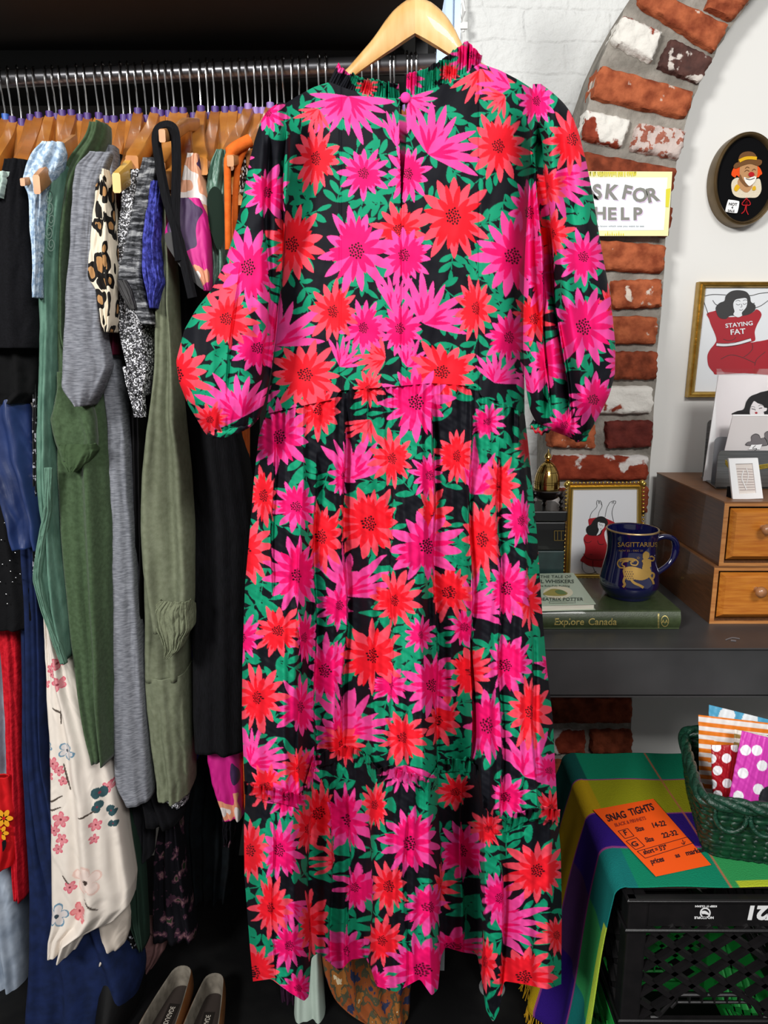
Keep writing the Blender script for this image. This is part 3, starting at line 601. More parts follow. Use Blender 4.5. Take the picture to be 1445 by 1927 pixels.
# green satin
g = gar('top', base(410, 510, 1.3), 'green satin sleeveless top with dark armhole', 'top')
hang('body', [(281, 408, 424), (300, 396, 427), (330, 386, 428), (360, 382, 428), (420, 390, 428), (500, 398, 428), (560, 390, 424), (620, 385, 420)], 1.282, .07, greens, g, nf=2, amp=.005, crumple=.003)
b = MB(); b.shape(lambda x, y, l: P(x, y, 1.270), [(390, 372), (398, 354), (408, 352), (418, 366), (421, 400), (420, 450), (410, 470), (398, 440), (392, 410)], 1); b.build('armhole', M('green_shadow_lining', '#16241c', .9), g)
# orange strappy
g = gar('cardigan', base(436, 460, 1.28), 'orange jersey garment looped over the tip of a wooden hanger', 'cardigan')
b = MB(); lp = [(430, 470), (429, 400), (428, 330), (428, 300), (436, 284), (452, 273), (470, 264)]
q = smooth2(lp); b.tube([P(x, y, 1.25+.0012*max(0, i-12)) for i, (x, y) in enumerate(q)], [.0055 + (.004 if y < 290 else 0) for x, y in q], seg=10)
lp = [(470, 266), (458, 285), (449, 310), (444, 350), (442, 400), (440, 470), (438, 560)]
q = smooth2(lp); b.tube([P(x, y, 1.27) for x, y in q], .005, seg=10); b.build('strap', orange, g, smooth=True)
hang('body', [(480, 426, 446), (800, 440, 462), (1100, 440, 462), (1500, 455, 470), (1520, 455, 470)], 1.40, .06, orange, g)
b = MB(); q0 = P(434, 303, 1.245); b.box((q0.x-.006, 1.245, q0.z-.012), (q0.x+.009, 1.45, q0.z+.012), bev=.003); 
hang('blouse', [(272, 455, 475), (300, 452, 473), (340, 450, 468), (364, 452, 462)], 1.29, .05, dots, label='dark brown blouse with white blots right of the orange garment', cat='blouse')
# bare hanger ends showing in front of garments
ends = thing('clothes_hanger', P(225, 330, 1.30), 'pale yellow wooden hanger whose bare tip pokes out beside the leopard print', 'hanger')
def tip(px0, py0, px1, py1, Y, mat, parent=None, x2=None, **kw):
    b = MB(); a = P(px0, py0, Y); c = P(px1, py1, Y); e = x2 or Vector(((a.x+c.x)/2+.03, Y+.2, a.z+.06)); w = (c.x-a.x)/2; h = (a.z-c.z)/2
    m = (a+c)/2; vs = []
    path = [m, m.lerp(e, .33)+Vector((0, 0, .0)), m.lerp(e, .66)+Vector((0, 0, .006)), e]
    for i, q in enumerate(path):
        s = .86 if i == 0 else 1
        vs += [q+Vector((w*s*cx, -.003 if i == 0 and abs(cx*cz) < .9 else 0, h*s*cz)) for cx, cz in ((-1, -.8), (-.7, -1), (.7, -1), (1, -.8), (1, .8), (.7, 1), (-.7, 1), (-1, .8))]
    b.add(vs, [[i*8+k, i*8+(k+1) % 8, (i+1)*8+(k+1) % 8, (i+1)*8+k] for i in range(3) for k in range(8)] + [list(range(8))])
    return b.build('wooden_body' if parent else 'clothes_hanger', mat, parent, smooth=True, **kw)
m_pale = M('pale_hanger_wood', '#c99a3e', .4, hex2='#d9ad55', vscale=20, coat=.2); m_tan = M('tan_hanger_wood', '#a9713f', .45, hex2='#bd8552', vscale=30, coat=.2)
tip(210, 323, 231, 367, 1.24, m_pale, ends, x2=P(268, 300, 1.40))
tip(61, 327, 80, 369, 1.235, m_tan, x2=P(140, 272, 1.42), label='tan wooden hanger whose bare tip pokes out beside the sage shirt', cat='hanger')
tip(298, 242, 314, 271, 1.23, m_tan, label='tan wooden hanger tip seen inside the wide black strap loop', cat='hanger', x2=P(370, 235, 1.42))
tip(426, 291, 442, 316, 1.245, m_tan, label='tan wooden hanger tip holding the orange garment', cat='hanger')
tip(38, 335, 50, 352, 1.255, m_tan, label='small tan hanger tip poking from under the pale blue lace', cat='hanger')
# --- lower dark layer
hang('dress', [(1100, 212, 232), (1490, 205, 232), (1560, 212, 250), (1650, 225, 266), (1740, 240, 271), (1788, 262, 271)], 1.42, .05, M('bottle_green', '#1d2f26', .85, bump=.2), label='bottle green garment hem right of the cream floral dress', cat='dress')
hang('skirt', [(1500, 232, 284), (1560, 234, 284), (1622, 236, 280)], 1.44, .06, M('charcoal_crepe', '#1f1f23', .9), label='charcoal skirt hem under the grey T-shirt dress', cat='skirt')
hang('dress', [(900, 292, 325), (1540, 300, 330), (1620, 284, 340), (1700, 282, 350), (1776, 282, 364)], 1.47, .08, dkfl, nf=2.5, amp=.008, label='dark floral dress hem above the shoes', cat='dress')
hang('dress', [(1560, 330, 450), (1640, 340, 440), (1700, 350, 430), (1200, 400, 440)], 1.6, .1, M('black_tulle', '#08090b', .9, hex2='#10161a'), nf=5, amp=.01, label='black dress in the shadow behind the brushstroke top', cat='dress')
hang('top', [(1525, 418, 440), (1570, 418, 440), (1592, 422, 434)], 1.44, .03, dkfl, label='navy scrap with tiny print below the brushstroke hem', cat='top')
hang('top', [(1735, 215, 245), (1780, 225, 258), (1818, 235, 257)], 1.43, .05, sequin, label='black sequinned hem beneath the cream dress', cat='top')
hang('scarf', [(1740, 255, 270), (1765, 252, 316), (1800, 250, 305), (1830, 245, 285)], 1.50, .06, M('dusty_mauve', '#6a4c4b', .85), label='dusty mauve fabric hanging behind the bottle green hem', cat='scarf')
hang('garment', [(1500, 360, 460), (1000, 440, 475), (700, 440, 480), (520, 400, 470)], 1.62, .1, M('shadow_black', '#09090a', .95), label='black garment deep behind the sleeve of the floral dress', cat='garment')
# garments glimpsed below the floral dress
hang('dress', [(900, 585, 605), (1400, 572, 600), (1700, 560, 600), (1800, 556, 604), (1870, 553, 606), (1960, 550, 612)], 1.38, .06, M('mint_cotton', '#a9b8ad', .8, bump=.1), nf=1.5, label='pale mint garment below the hem of the floral dress', cat='dress')
hang('trousers', [(1780, 525, 560), (1860, 526, 560), (1905, 530, 558)], 1.43, .05, M('plum_crepe', '#2a1226', .85), label='plum trousers between the floral hem and the mint garment', cat='trousers')
hang('skirt', [(1300, 640, 740), (1760, 598, 770), (1800, 600, 785), (1850, 606, 782), (1890, 622, 772), (1925, 668, 772), (1950, 720, 768)], 1.36, .1, patch, nf=4, amp=.010, hem=.004, label='brown and blue patchwork print skirt below the floral hem', cat='skirt')
b = MB()
# --- footwear
def shoe(label, toe, heel, w, z0=.0):
    """court shoe / clog seen from behind; heel near, open top"""
    t = Vector(toe); h = Vector(heel); d = (t-h); L = d.length; d.normalize(); s = Vector((d.y, -d.x, 0))
    r = thing('shoe', (h+t)/2, label, 'shoe', None)
    prof = lambda u: (.5+.5*math.sin(min(u, .75)/.75*math.pi/2)) * (math.sqrt(max(0, 1-((u-.55)/.45)**2)) if u > .55 else (math.sqrt(max(0, 1-((.12-u)/.12)**4)) if u < .12 else 1))
    N, K = 30, 20; outer = []; inner = []
    def ringp(scale, z, us=0., ue=1.):
        pts = []
        for k in range(48):
            a = 2*math.pi*k/48; u = .5-.5*math.cos(a); ww = w*.5*prof(u)*scale*(1 if a < math.pi else -1)
            u2 = us+(ue-us)*u; pts.append(h + d*L*u2 + s*ww + Vector((0, 0, z)))
        return pts
    b = MB()
    rings = [ringp(.9, z0, 0, 1), ringp(1.0, z0+.008, -.01, 1.01), ringp(1.05, z0+.03, -.01, 1.01), ringp(.98, z0+.055, 0, 1.0), ringp(.9, z0+.06, .01, .99), ringp(.84, z0+.058, .03, .965), ringp(.8, z0+.03, .04, .96), ringp(.78, z0+.013, .05, .95)]
    vs = [v for r_ in rings for v in r_]
    b.add(vs, [[i*48+k, i*48+(k+1) % 48, (i+1)*48+(k+1) % 48, (i+1)*48+k] for i in range(4) for k in range(48)], 0)
    b.add(vs, [[i*48+k, i*48+(k+1) % 48, (i+1)*48+(k+1) % 48, (i+1)*48+k] for i in range(4, 7) for k in range(48)], 1)
    b.build('upper', [M('tan_leather', '#6b4322', .45, hex2='#7d5130', vscale=20), M('worn_cream_lining', '#5e584f', .8, hex2='#7d766b', vscale=40)], r, smooth=True)
    b = MB(); b.add(ringp(.74, z0+.018, .06, .90), [list(range(48))]); b.build('insole', M('dark_insole', '#2c2420', .6), r)
    b = MB(); c = h + d*L*.40; 
    fr = lambda x, y, l=0: c - d*x + s*(y) + Vector((0, 0, z0+.0185+.0003*l))
    b.add([fr(-.04, -.012), fr(.04, -.012), fr(.04, .012), fr(-.04, .012)], [(0, 1, 2, 3)], 0)
    b.text('NAVDUGADE', fr, -.036, .006, .011, 1, 2, wx=.72); b.build('size_label', [M('label_black', '#17120f', .5), M('label_white', '#b8b0a4', .5)], r)
    return r
for lab, top_, toe in (('tan leather slip-on shoe on the floor, left of the pair', (348, 1822), (262, 2010)), ('tan leather slip-on shoe on the floor, right of the pair', (406, 1836), (350, 2040))):
    h = PZ(top_[0], top_[1], .05); t = PZ(toe[0], toe[1], .05); h.z = t.z = 0; t = h + (t-h).normalized()*.265
    shoe(lab, t, h, .088)
bt = thing('boot', PZ(235, 1890, 0), 'black leather boot standing on the floor left of the tan shoes', 'boot')
b = MB(); c = PZ(262, 1800, .1); 
prof = [(0, .045), (.02, .05), (.10, .044), (.13, .040), (.16, .042), (.19, .044)]
vs = []; 
for z, r_ in prof:
    for k in range(24):
        a = 2*math.pi*k/24; st = 1 + (1.9*max(0, -math.sin(a)) if z < .05 else (1.0*max(0, -math.sin(a)) if z < .12 else 0))
        vs.append((c.x-.04+r_*math.cos(a), c.y+r_*math.sin(a)*st, z))
b.add(vs, [[i*24+k, i*24+(k+1) % 24, (i+1)*24+(k+1) % 24, (i+1)*24+k] for i in range(5) for k in range(24)])
b.build('upper', M('black_leather', '#0b0b0c', .7, bump=.3, bscale=90), bt, smooth=True)

# ------------------------------------------------------------------ printed pattern of the floral dress
CS = 2.0; CX0, CY0, CX1, CY1 = 300, 50, 1190, 1960
CW, CH = int((CX1-CX0)*CS), int((CY1-CY0)*CS)
K_BLACK, K_GREEN = lin('#0c0d14'), lin('#0a8460')
PINK, MAG, COR, RED = lin('#da4290'), lin('#d80a60'), lin('#e24456'), lin('#dc1626')
canvas = np.empty((CH, CW, 3), np.float32); canvas[:] = K_BLACK
def win(x, y, r):
    a = max(0, int((x-r-CX0)*CS)); c = min(CW, int((x+r-CX0)*CS)+1); e = max(0, int((y-r-CY0)*CS)); f = min(CH, int((y+r-CY0)*CS)+1)
    if a >= c or e >= f: return None
    X = CX0 + (np.arange(a, c)[None]+.5)/CS - x; Y = CY0 + (np.arange(e, f)[:, None]+.5)/CS - y
    return (slice(e, f), slice(a, c)), X, Y
def petal(X, Y, ang, L, W, curve=0.0):
    s = (X*math.cos(ang) + Y*math.sin(ang))/L; t = -X*math.sin(ang) + Y*math.cos(ang) - curve*L*s*s
    sc = np.clip(s, 0, 1); hw = W*(2.65*sc**.7*(1-sc)**.8*(.62+.38*sc))
    return (s > 0) & (s < 1) & (np.abs(t) < hw)
prg = random.Random(11)
def leafspray(x, y):
    a0 = prg.uniform(0, 6.28); cur = prg.uniform(-.02, .02); px_, py_ = x, y
    for k in range(prg.choice((2, 3, 3, 4))):
        nx_, ny_ = px_+15*math.cos(a0), py_+15*math.sin(a0); a0 += cur*11
        w = win((px_+nx_)/2, (py_+ny_)/2, 9)
        if w:
            sl, X, Y = w; dx, dy = math.cos(a0), math.sin(a0); m = (np.abs(-X*dy+Y*dx) < 1.0) & (np.abs(X*dx+Y*dy) < 7); canvas[sl][m] = K_GREEN
        for sd in ((1,) if k % 2 else (-1,)) if prg.random() < .3 else (1, -1):
            L = prg.uniform(24, 36); w = win(px_, py_, L+2)
            if w: sl, X, Y = w; canvas[sl][petal(X, Y, a0+sd*prg.uniform(.6, 1.1), L, L*.25, sd*.15)] = K_GREEN
        px_, py_ = nx_, ny_
    L = 30; w = win(px_, py_, L+2)
    if w: sl, X, Y = w; canvas[sl][petal(X, Y, a0, L, L*.2)] = K_GREEN
gy = CY0
while gy < CY1:
    gx = CX0
    while gx < CX1:
        leafspray(gx+prg.uniform(-18, 18), gy+prg.uniform(-18, 18)); gx += 54
    gy += 54
def flower(x, y, rx, ry, red, a0=None):
    lt, dk = (COR, RED) if red else (PINK, MAG); R = 1.22; n = prg.choice((11, 12, 13)) if max(rx, ry) < 56 else prg.choice((12, 13, 14))
    w = win(x, y, max(rx, ry)*1.3)
    if not w: return
    sl, X, Y = w; X = X/rx; Y = Y/ry; c = canvas[sl]; a0 = prg.uniform(0, 6.28) if a0 is None else a0
    pet = [(a0+6.2832*k/n+prg.uniform(-.07, .07), prg.uniform(.80, 1.06), prg.uniform(.135, .165)) for k in range(n)]
    for a, L, W in pet: c[petal(X, Y, a, L, W)] = lt
    for k, (a, L, W) in enumerate(pet):
        c[petal(X, Y, a+math.pi/n*prg.choice((.8, 1.1)), L*prg.uniform(.55, .82), W*.62)] = dk
    half = prg.uniform(0, 6.28)
    for k, (a, L, W) in enumerate(pet):
        if math.cos(a-half) > .2: c[petal(X, Y, a, L*.72, W*.7)] = dk
    D = np.hypot(X, Y); c[D < .17] = dk
    rad = .185; rr = max(rx, ry)
    for k in range(26):
        q = math.sqrt((k+.5)/26)*rad; t = k*2.4; c[np.hypot((X-q*math.cos(t)), (Y-q*math.sin(t))) < .026] = lin('#1a060e')
def fan(x, y, r, ang, spread, red, sx=1.0):
    lt, dk = (COR, RED) if red else (PINK, MAG); w = win(x, y, r*1.15)
    if not w: return
    sl, X, Y = w; X = X/sx; c = canvas[sl]; n = max(5, int(spread/.27)); ps = []
    for k in range(n+1):
        a = ang-spread/2+spread*k/n; ps.append((a, r*prg.uniform(.78, 1.1)))
    for a, L in ps: c[petal(X, Y, a, L, L*.105, .10*(1 if a > ang else -1))] = lt
    for a, L in ps[:-1]:
        c[petal(X, Y, a+spread/n/2, L*.55, L*.05)] = dk
    c[petal(X, Y, ang, r*.5, r*.12)] = lt
D = math.radians
FL = [  # x, y, rx, ry, red
 (595, 298, 46, 72, 1), (684, 326, 54, 56, 0), (768, 327, 46, 60, 0), (937, 275, 62, 70, 1), (853, 407, 74, 88, 1), (671, 472, 76, 84, 0), (552, 460, 62, 78, 1), (963, 482, 78, 84, 0),
 (627, 586, 52, 64, 1), (684, 617, 48, 56, 0), (753, 618, 50, 58, 0), (895, 580, 40, 66, 1), (957, 635, 48, 60, 0), (575, 705, 74, 66, 1), (832, 700, 78, 66, 1), (752, 432, 62, 56, 1), (760, 480, 56, 62, 0),
 (503, 212, 44, 42, 0), (501, 362, 48, 54, 0), (466, 503, 62, 84, 0), (425, 600, 62, 62, 1), (332, 705, 70, 76, 1), (480, 655, 52, 56, 0), (360, 430, 60, 60, 1), (385, 470, 50, 50, 1),
 (1010, 190, 40, 50, 0), (1078, 262, 52, 66, 1), (1035, 350, 40, 44, 1), (1045, 440, 44, 54, 1), (1100, 483, 50, 54, 0), (990, 400, 34, 66, 0), (1018, 520, 42, 82, 0), (1100, 615, 70, 84, 0), (1030, 685, 42, 60, 0), (1118, 752, 54, 52, 0), (1000, 600, 40, 54, 1), (1150, 580, 30, 50, 1),
 (527, 822, 62, 72, 0), (598, 770, 50, 60, 1), (740, 863, 44, 58, 1), (652, 895, 34, 48, 0), (783, 757, 74, 78, 0), (865, 858, 36, 58, 1), (810, 895, 42, 50, 0), (950, 915, 36, 62, 1), (497, 933, 38, 60, 1), (560, 953, 50, 52, 0), (697, 985, 60, 76, 1), (805, 1028, 78, 78, 0), (615, 1010, 40, 74, 1), (820, 975, 40, 74, 1), (918, 1015, 44, 80, 1), (985, 980, 30, 56, 0), (458, 1035, 66, 70, 1), (557, 1083, 62, 76, 0), (643, 1139, 42, 48, 0), (745, 1130, 50, 58, 1), (853, 1115, 48, 60, 1), (965, 1107, 48, 66, 0), (520, 1187, 48, 52, 1), (573, 1200, 36, 52, 0), (703, 1234, 60, 76, 1), (1000, 1130, 36, 60, 1), (640, 1240, 30, 40, 0),
 (620, 1262, 42, 72, 0), (893, 1264, 44, 56, 1), (963, 1252, 48, 62, 0), (815, 1290, 66, 66, 0), (485, 1313, 54, 66, 1), (757, 1388, 50, 56, 1), (562, 1330, 56, 62, 0), (637, 1380, 38, 46, 0), (838, 1355, 44, 54, 1), (1003, 1340, 46, 74, 1), (925, 1365, 50, 84, 0), (555, 1447, 40, 46, 1), (582, 1443, 28, 42, 0), (650, 1400, 40, 44, 1), (962, 1500, 40, 46, 0), (455, 1200, 40, 50, 0), (735, 1290, 40, 40, 0), (880, 1180, 36, 44, 0),
 (472, 1600, 36, 64, 1), (530, 1600, 44, 66, 0), (582, 1560, 40, 56, 1), (605, 1530, 34, 66, 1), (652, 1543, 42, 74, 0), (705, 1515, 32, 50, 1), (773, 1587, 66, 72, 0), (512, 1708, 44, 62, 1), (546, 1780, 42, 52, 0), (730, 1668, 46, 58, 1), (668, 1670, 38, 48, 0), (806, 1707, 50, 54, 0), (650, 1790, 46, 56, 0), (795, 1825, 78, 70, 0), (592, 1740, 34, 74, 1), (838, 1670, 30, 54, 1), (880, 1600, 42, 66, 0), (1013, 1638, 62, 66, 1), (942, 1690, 38, 54, 0), (990, 1838, 68, 62, 1), (913, 1810, 28, 60, 1), (478, 1830, 52, 66, 1), (720, 1770, 52, 54, 1), (1050, 1760, 44, 44, 1), (500, 1480, 40, 44, 1), (540, 1500, 44, 44, 0), (860, 1490, 40, 40, 1), (1040, 1520, 30, 40, 1), (920, 1560, 30, 40, 1), (700, 1850, 50, 36, 0), (560, 1860, 40, 36, 0), (1040, 1450, 36, 36, 0), (860, 1780, 46, 36, 0), (885, 104, 40, 40, 0), (845, 136, 22, 20, 1), (690, 164, 22, 20, 1), (395, 790, 40, 36, 1), (1060, 800, 40, 36, 0)]
FANS = [(655, 182, 92, D(95), 2.9, 0, 1), (600, 205, 50, D(120), 1.8, 1, 1), (806, 290, 98, D(-48), 2.3, 0, 1), (745, 275, 70, D(-85), 1.2, 0, .7), (796, 608, 96, D(-55), 2.2, 0, 1), (742, 590, 80, D(-92), 1.1, 0, .7), (905, 130, 66, D(85), 2.0, 1, 1), (960, 165, 66, D(200), 1.4, 0, 1), (950, 180, 46, D(150), 1.8, 1, 1), (770, 185, 60, D(40), 1.8, 0, 1), (520, 650, 110, D(-62), 1.8, 0, 1),
 (455, 785, 92, D(-118), 2.7, 0, 1), (455, 545, 64, D(200), 2.0, 1, 1), (1040, 330, 90, D(50), 2.2, 0, 1), (668, 905, 100, D(-80), 1.9, 0, .8), (905, 930, 100, D(-75), 2.0, 0, .8), (660, 1120, 100, D(-65), 2.1, 0, 1), (890, 1150, 84, D(-50), 2.2, 0, .9), (470, 1440, 84, D(-50), 2.2, 0, .9), (655, 1380, 84, D(-55), 2.2, 0, 1), (990, 1460, 90, D(-55), 2.2, 0, 1), (940, 1740, 96, D(-25), 2.4, 0, 1), (700, 790, 56, D(120), 1.6, 1, 1), (725, 675, 60, D(190), 2.2, 1, 1), (765, 690, 56, D(-60), 1.8, 0, 1), (640, 690, 56, D(-60), 1.8, 0, .8), (930, 720, 60, D(-70), 2.2, 0, 1), (540, 1700, 60, D(60), 2, 0, .8), (1000, 740, 60, D(-100), 1.6, 0, .8), (640, 1620, 50, D(200), 1.6, 1, .8), (760, 1440, 60, D(90), 2.2, 0, 1)]
items = [(f, 0) for f in FL] + [(f, 1) for f in FANS]
occ = [(f[0], f[1], max(f[2], f[3])) for f in FL] + [(f[0]+.5*f[2]*math.cos(f[3]), f[1]+.5*f[2]*math.sin(f[3]), f[2]*.6) for f in FANS]
for k in range(1500):
    x, y = prg.uniform(CX0, CX1), prg.uniform(CY0, CY1)
    if all(math.hypot(x-a, y-c) > r*.72+34 for a, c, r in occ): occ.append((x, y, 36)); flower(x, y, 34, 38, prg.random() < .5)
for f in FANS: fan(*f)
for f in sorted(FL, key=lambda f: f[2]*f[3]): flower(*f)
def dress_pattern(X, Y):
    x = np.clip((X-CX0)*CS-.5, 0, CW-2); y = np.clip((Y-CY0)*CS-.5, 0, CH-2); i = x.astype(int); j = y.astype(int); u = (x-i)[:, None]; v = (y-j)[:, None]
    return canvas[j, i]*(1-u)*(1-v) + canvas[j, i+1]*u*(1-v) + canvas[j+1, i]*(1-u)*v + canvas[j+1, i+1]*u*v
m_dress = MC('floral_print_cotton', .7, .18, 90, .002)

YD = 1.10
KW = np.hanning(63)[1:-1]; KW /= KW.sum()
FOLDS = [([(515, 800), (514, 950), (512, 1120)], 1, .6), ([(650, 750), (646, 900), (652, 1180), (642, 1400)], 1, 1), ([(594, 850), (592, 1100), (594, 1440)], 1, .9), ([(735, 880), (737, 1200), (733, 1440)], -1, .45),
 ([(818, 742), (815, 900), (820, 1200), (824, 1450)], 1, 1.1), ([(887, 770), (885, 1000), (890, 1300), (884, 1440)], 1, 1.2), ([(937, 820), (940, 1200), (944, 1540)], 1, .8), ([(560, 980), (564, 1300), (560, 1490)], -1, .5), ([(986, 830), (996, 1100), (1010, 1520)], 1, .6),
 ([(580, 1490), (582, 1700), (583, 1880)], 1, 1.1), ([(621, 1450), (623, 1600), (622, 1810)], 1, .7), ([(700, 1480), (698, 1640), (697, 1850)], -1, 1.1), ([(825, 1475), (827, 1640), (829, 1860)], 1, 1.2), ([(868, 1460), (870, 1620), (870, 1790)], 1, .8), ([(904, 1560), (905, 1700), (906, 1850)], -1, 1.1), ([(944, 1580), (945, 1700), (945, 1880)], 1, 1.0), ([(512, 1520), (514, 1700), (516, 1840)], 1, .5), ([(655, 1450), (657, 1640), (655, 1800)], -1, .5), ([(765, 1490), (762, 1640), (764, 1860)], 1, .35),
 ([(1022, 250), (1032, 400), (1046, 560), (1072, 790)], -1, 1.2), ([(1010, 230), (1016, 420), (1024, 600), (1034, 780)], 1, 1.0), ([(538, 230), (534, 400), (526, 560), (508, 740)], -1, .9), ([(504, 235), (499, 400), (505, 560), (496, 700)], 1, .5), ([(452, 480), (436, 600), (428, 740)], 1, .35)]
def sharpfold(px, py):
    dd = 0*px; sx = 0*px
    for pts, sg, st in FOLDS:
        y0, y1 = pts[0][1], pts[-1][1]; c = np.interp(py, [p[1] for p in pts], [p[0] for p in pts]) + 3*np.sin(py/47.+y0)
        env = np.clip((py-y0)/70, 0, 1)*np.clip((y1+25-py)/60, 0, 1)*((py > y0) & (py < y1+25)); t = sg*(px-c)
        on = 1/(1+np.exp(-np.clip(t, -30, 30)/.8)); k = on*np.exp(-np.maximum(t, 0)/20)*env*st; kp = on*np.exp(-np.maximum(t, 0)/34)*env*min(st, 1.1)
        dd = dd + .026*k - .007*(1-on)*np.exp(np.minimum(t, 0)/14)*env*st; sx = sx + sg*17*kp
    return dd, sx
def samp(pts, t):
    a = np.array(pts, float); s = np.concatenate([[0], np.cumsum(np.hypot(np.hypot(np.diff(a[:, 0]), np.diff(a[:, 1])*.4), np.diff(a[:, 2])*500 if a.shape[1] > 2 else 0))]); s /= s[-1]
    return np.stack([np.interp(t, s, a[:, k]) for k in range(a.shape[1])], -1)
def blur(a, k):
    if k < 1: return a
    w = np.hanning(2*k+3)[1:-1]; w /= w.sum()
    out = np.stack([np.convolve(np.pad(a[:, c], k, 'edge'), w, 'valid') for c in range(a.shape[1])], -1)
    f = np.clip(np.minimum(np.arange(len(a)), np.arange(len(a))[::-1])/max(k, 1), 0, 1)[:, None]
    return out*f + a*(1-f)
def panel(name, T, B, L, R, nu, nv, parent, fn=None, matchx=False, bl=6, back=.09, hole=None, edge=.035, pattern=dress_pattern, mat=None, solid=0, mono=False):
    t = np.linspace(0, 1, nu); Bs = blur(samp(B, t), bl)
    if matchx:
        tx = np.maximum.accumulate((Bs[:, 0]-Bs[0, 0])/(Bs[-1, 0]-Bs[0, 0])); tx = np.clip(tx, 0, 1); a = np.array(T, float); X = T[0][0] + tx*(T[-1][0]-T[0][0])
        xs = a[:, 0]; Ts = np.stack([np.interp(X, xs, a[:, k]) for k in range(3)], -1); Ts[:, 0] = X; Ts = blur(Ts, bl)
    else: Ts = blur(samp(T, t), bl)
    v = np.linspace(0, 1, nv); Ls = samp(L, v); Rs = samp(R, v); V = v[:, None, None]; U = t[None, :, None]
    PT = (1-V)*Ts[None] + V*Bs[None]
    dl = (Ls[:, None, :2] - PT[:, :1, :2])*(1-U); dr = (Rs[:, None, :2] - PT[:, -1:, :2])*U; PT[..., :2] += dl+dr
    px, py, d = PT[..., 0].copy(), PT[..., 1].copy(), PT[..., 2].copy()
    uu, vv = np.broadcast_arrays(t[None], v[:, None])
    if fn is not None: d = d + fn(uu, vv, px, py)
    hp = d - np.stack([np.convolve(np.pad(r_, 30, 'edge'), KW, 'valid') for r_ in d])
    patx = px + 480*np.clip(hp, -.04, .04)
    if mat is None and nv > 100: fd, fx = sharpfold(px, py); d = d + fd; patx = patx + fx
    d = d + edge*(np.abs(2*uu-1)**10)
    Vv = Pn(px, py, YD + d); col = pattern(patx.ravel(), (py+6*nz(px/30, 2)).ravel() if False else py.ravel()); Q = gridq(nv, nu)
    if hole is not None:
        cxq = px.ravel()[Q].mean(1); cyq = py.ravel()[Q].mean(1); Q = Q[~hole(cxq, cyq)]
    V1 = Vv.reshape(-1, 3)
    if back:
        nb = 40; mb_ = 90; tb = np.linspace(0, 1, nb); ib = (tb*(nu-1)).astype(int); jb = (np.linspace(0, 1, mb_)*(nv-1)).astype(int)
        Lp = Vv[jb][:, :1]; Rp = Vv[jb][:, -1:]; w = tb[None, :, None]; BK = Lp*(1-w)+Rp*w
        zt = Vv[jb][:, ib][..., 2]; zt = zt*.3 + np.mean(zt, 1, keepdims=True)*.7
        prof = np.sin(np.pi*tb)[None]**.5; BK[..., 1] += back*prof + .008*np.sin(tb*40)[None]*prof
        f = np.minimum(1, np.minimum(tb, 1-tb)*8)[None]; BK[..., 2] = zt*f + BK[..., 2]*(1-f)
        V2 = BK.reshape(-1, 3); colb = pattern((722.5+F*V2[:, 0]/(V2[:, 1]*CT-(V2[:, 2]-CAMZ)*ST)), 963.5-F*(V2[:, 1]*ST+(V2[:, 2]-CAMZ)*CT)/(V2[:, 1]*CT-(V2[:, 2]-CAMZ)*ST))
        Q = np.vstack([Q, gridq(mb_, nb)+len(V1)]); V1 = np.vstack([V1, V2]); col = np.vstack([col, colb])
    return npmesh(name, V1, Q, mat or m_dress, parent, True, col, solid=solid)

dress = thing('floral_dress', P(760, 1860, YD), 'long maxi dress with pink and red flowers on black, hanging in front of the rail', 'dress')
def bod_fn(u, v, px, py):
    d = -.022*np.sin(np.pi*u)**.6 - .006*np.exp(-((py-520)/160)**2)
    for x0 in (640+0*py, 902+0*py): d = d + .0018*np.exp(-((px-x0)/2.2)**2)
    d = d + .0035*np.exp(-((px-757)/3)**2)*(py > 150) - .0012*np.exp(-((px-768)/9)**2)*(py < 400)
    d = d + .0022*nz(px/38+py/95, 3) + .0014*nz(py/26-px/70, 5) + .0016*nz(px/16+py/60, 8)*(py/700)
    return d
neck = [(533, 197, .012), (560, 180, .008), (590, 164, .004), (620, 154, .0), (650, 166, -.006), (690, 178, -.01), (730, 184, -.012), (752, 185, -.012), (765, 181, -.012), (800, 172, -.010), (840, 156, -.006), (873, 138, -.002), (903, 119, .004), (940, 132, .006), (975, 150, .01), (1003, 168, .014)]
bb = [(500, 779, 0), (560, 765, 0), (630, 751, 0), (640, 735, 0), (720, 729, 0), (813, 721, 0), (896, 727, 0), (905, 745, 0), (950, 760, 0), (987, 779, 0)]
def slit(x, y):
    a = (y > 188) & (y < 392); w = np.interp(y, [188, 215, 250, 330, 392], [4, 7, 7.5, 3, 1.2]); c = np.interp(y, [188, 250, 392], [757, 758.5, 755]); return a & (np.abs(x-c) < w)
panel('bodice', neck, bb, [(533, 197), (546, 260), (542, 330), (532, 430), (525, 560), (515, 680), (500, 779)], [(1003, 168), (1000, 300), (993, 420), (988, 520), (986, 650), (987, 779)], 430, 500, dress, bod_fn, bl=3, back=.05, hole=slit, edge=.02)
SK = [(462, 1490, -.02), (500, 1502, -.035), (545, 1512, -.04), (566, 1518, -.03), (576, 1500, .01), (592, 1442, .035), (620, 1436, .03), (652, 1422, .035), (690, 1440, .02), (706, 1466, -.015), (741, 1462, -.04), (775, 1478, -.045), (806, 1488, -.04), (818, 1470, -.01), (824, 1452, .03), (850, 1448, .04), (885, 1450, .035), (902, 1475, .01), (908, 1540, -.03), (930, 1566, -.035), (954, 1561, -.03), (980, 1545, -.04), (1007, 1537, -.045), (1035, 1542, -.03), (1050, 1545, 0)]
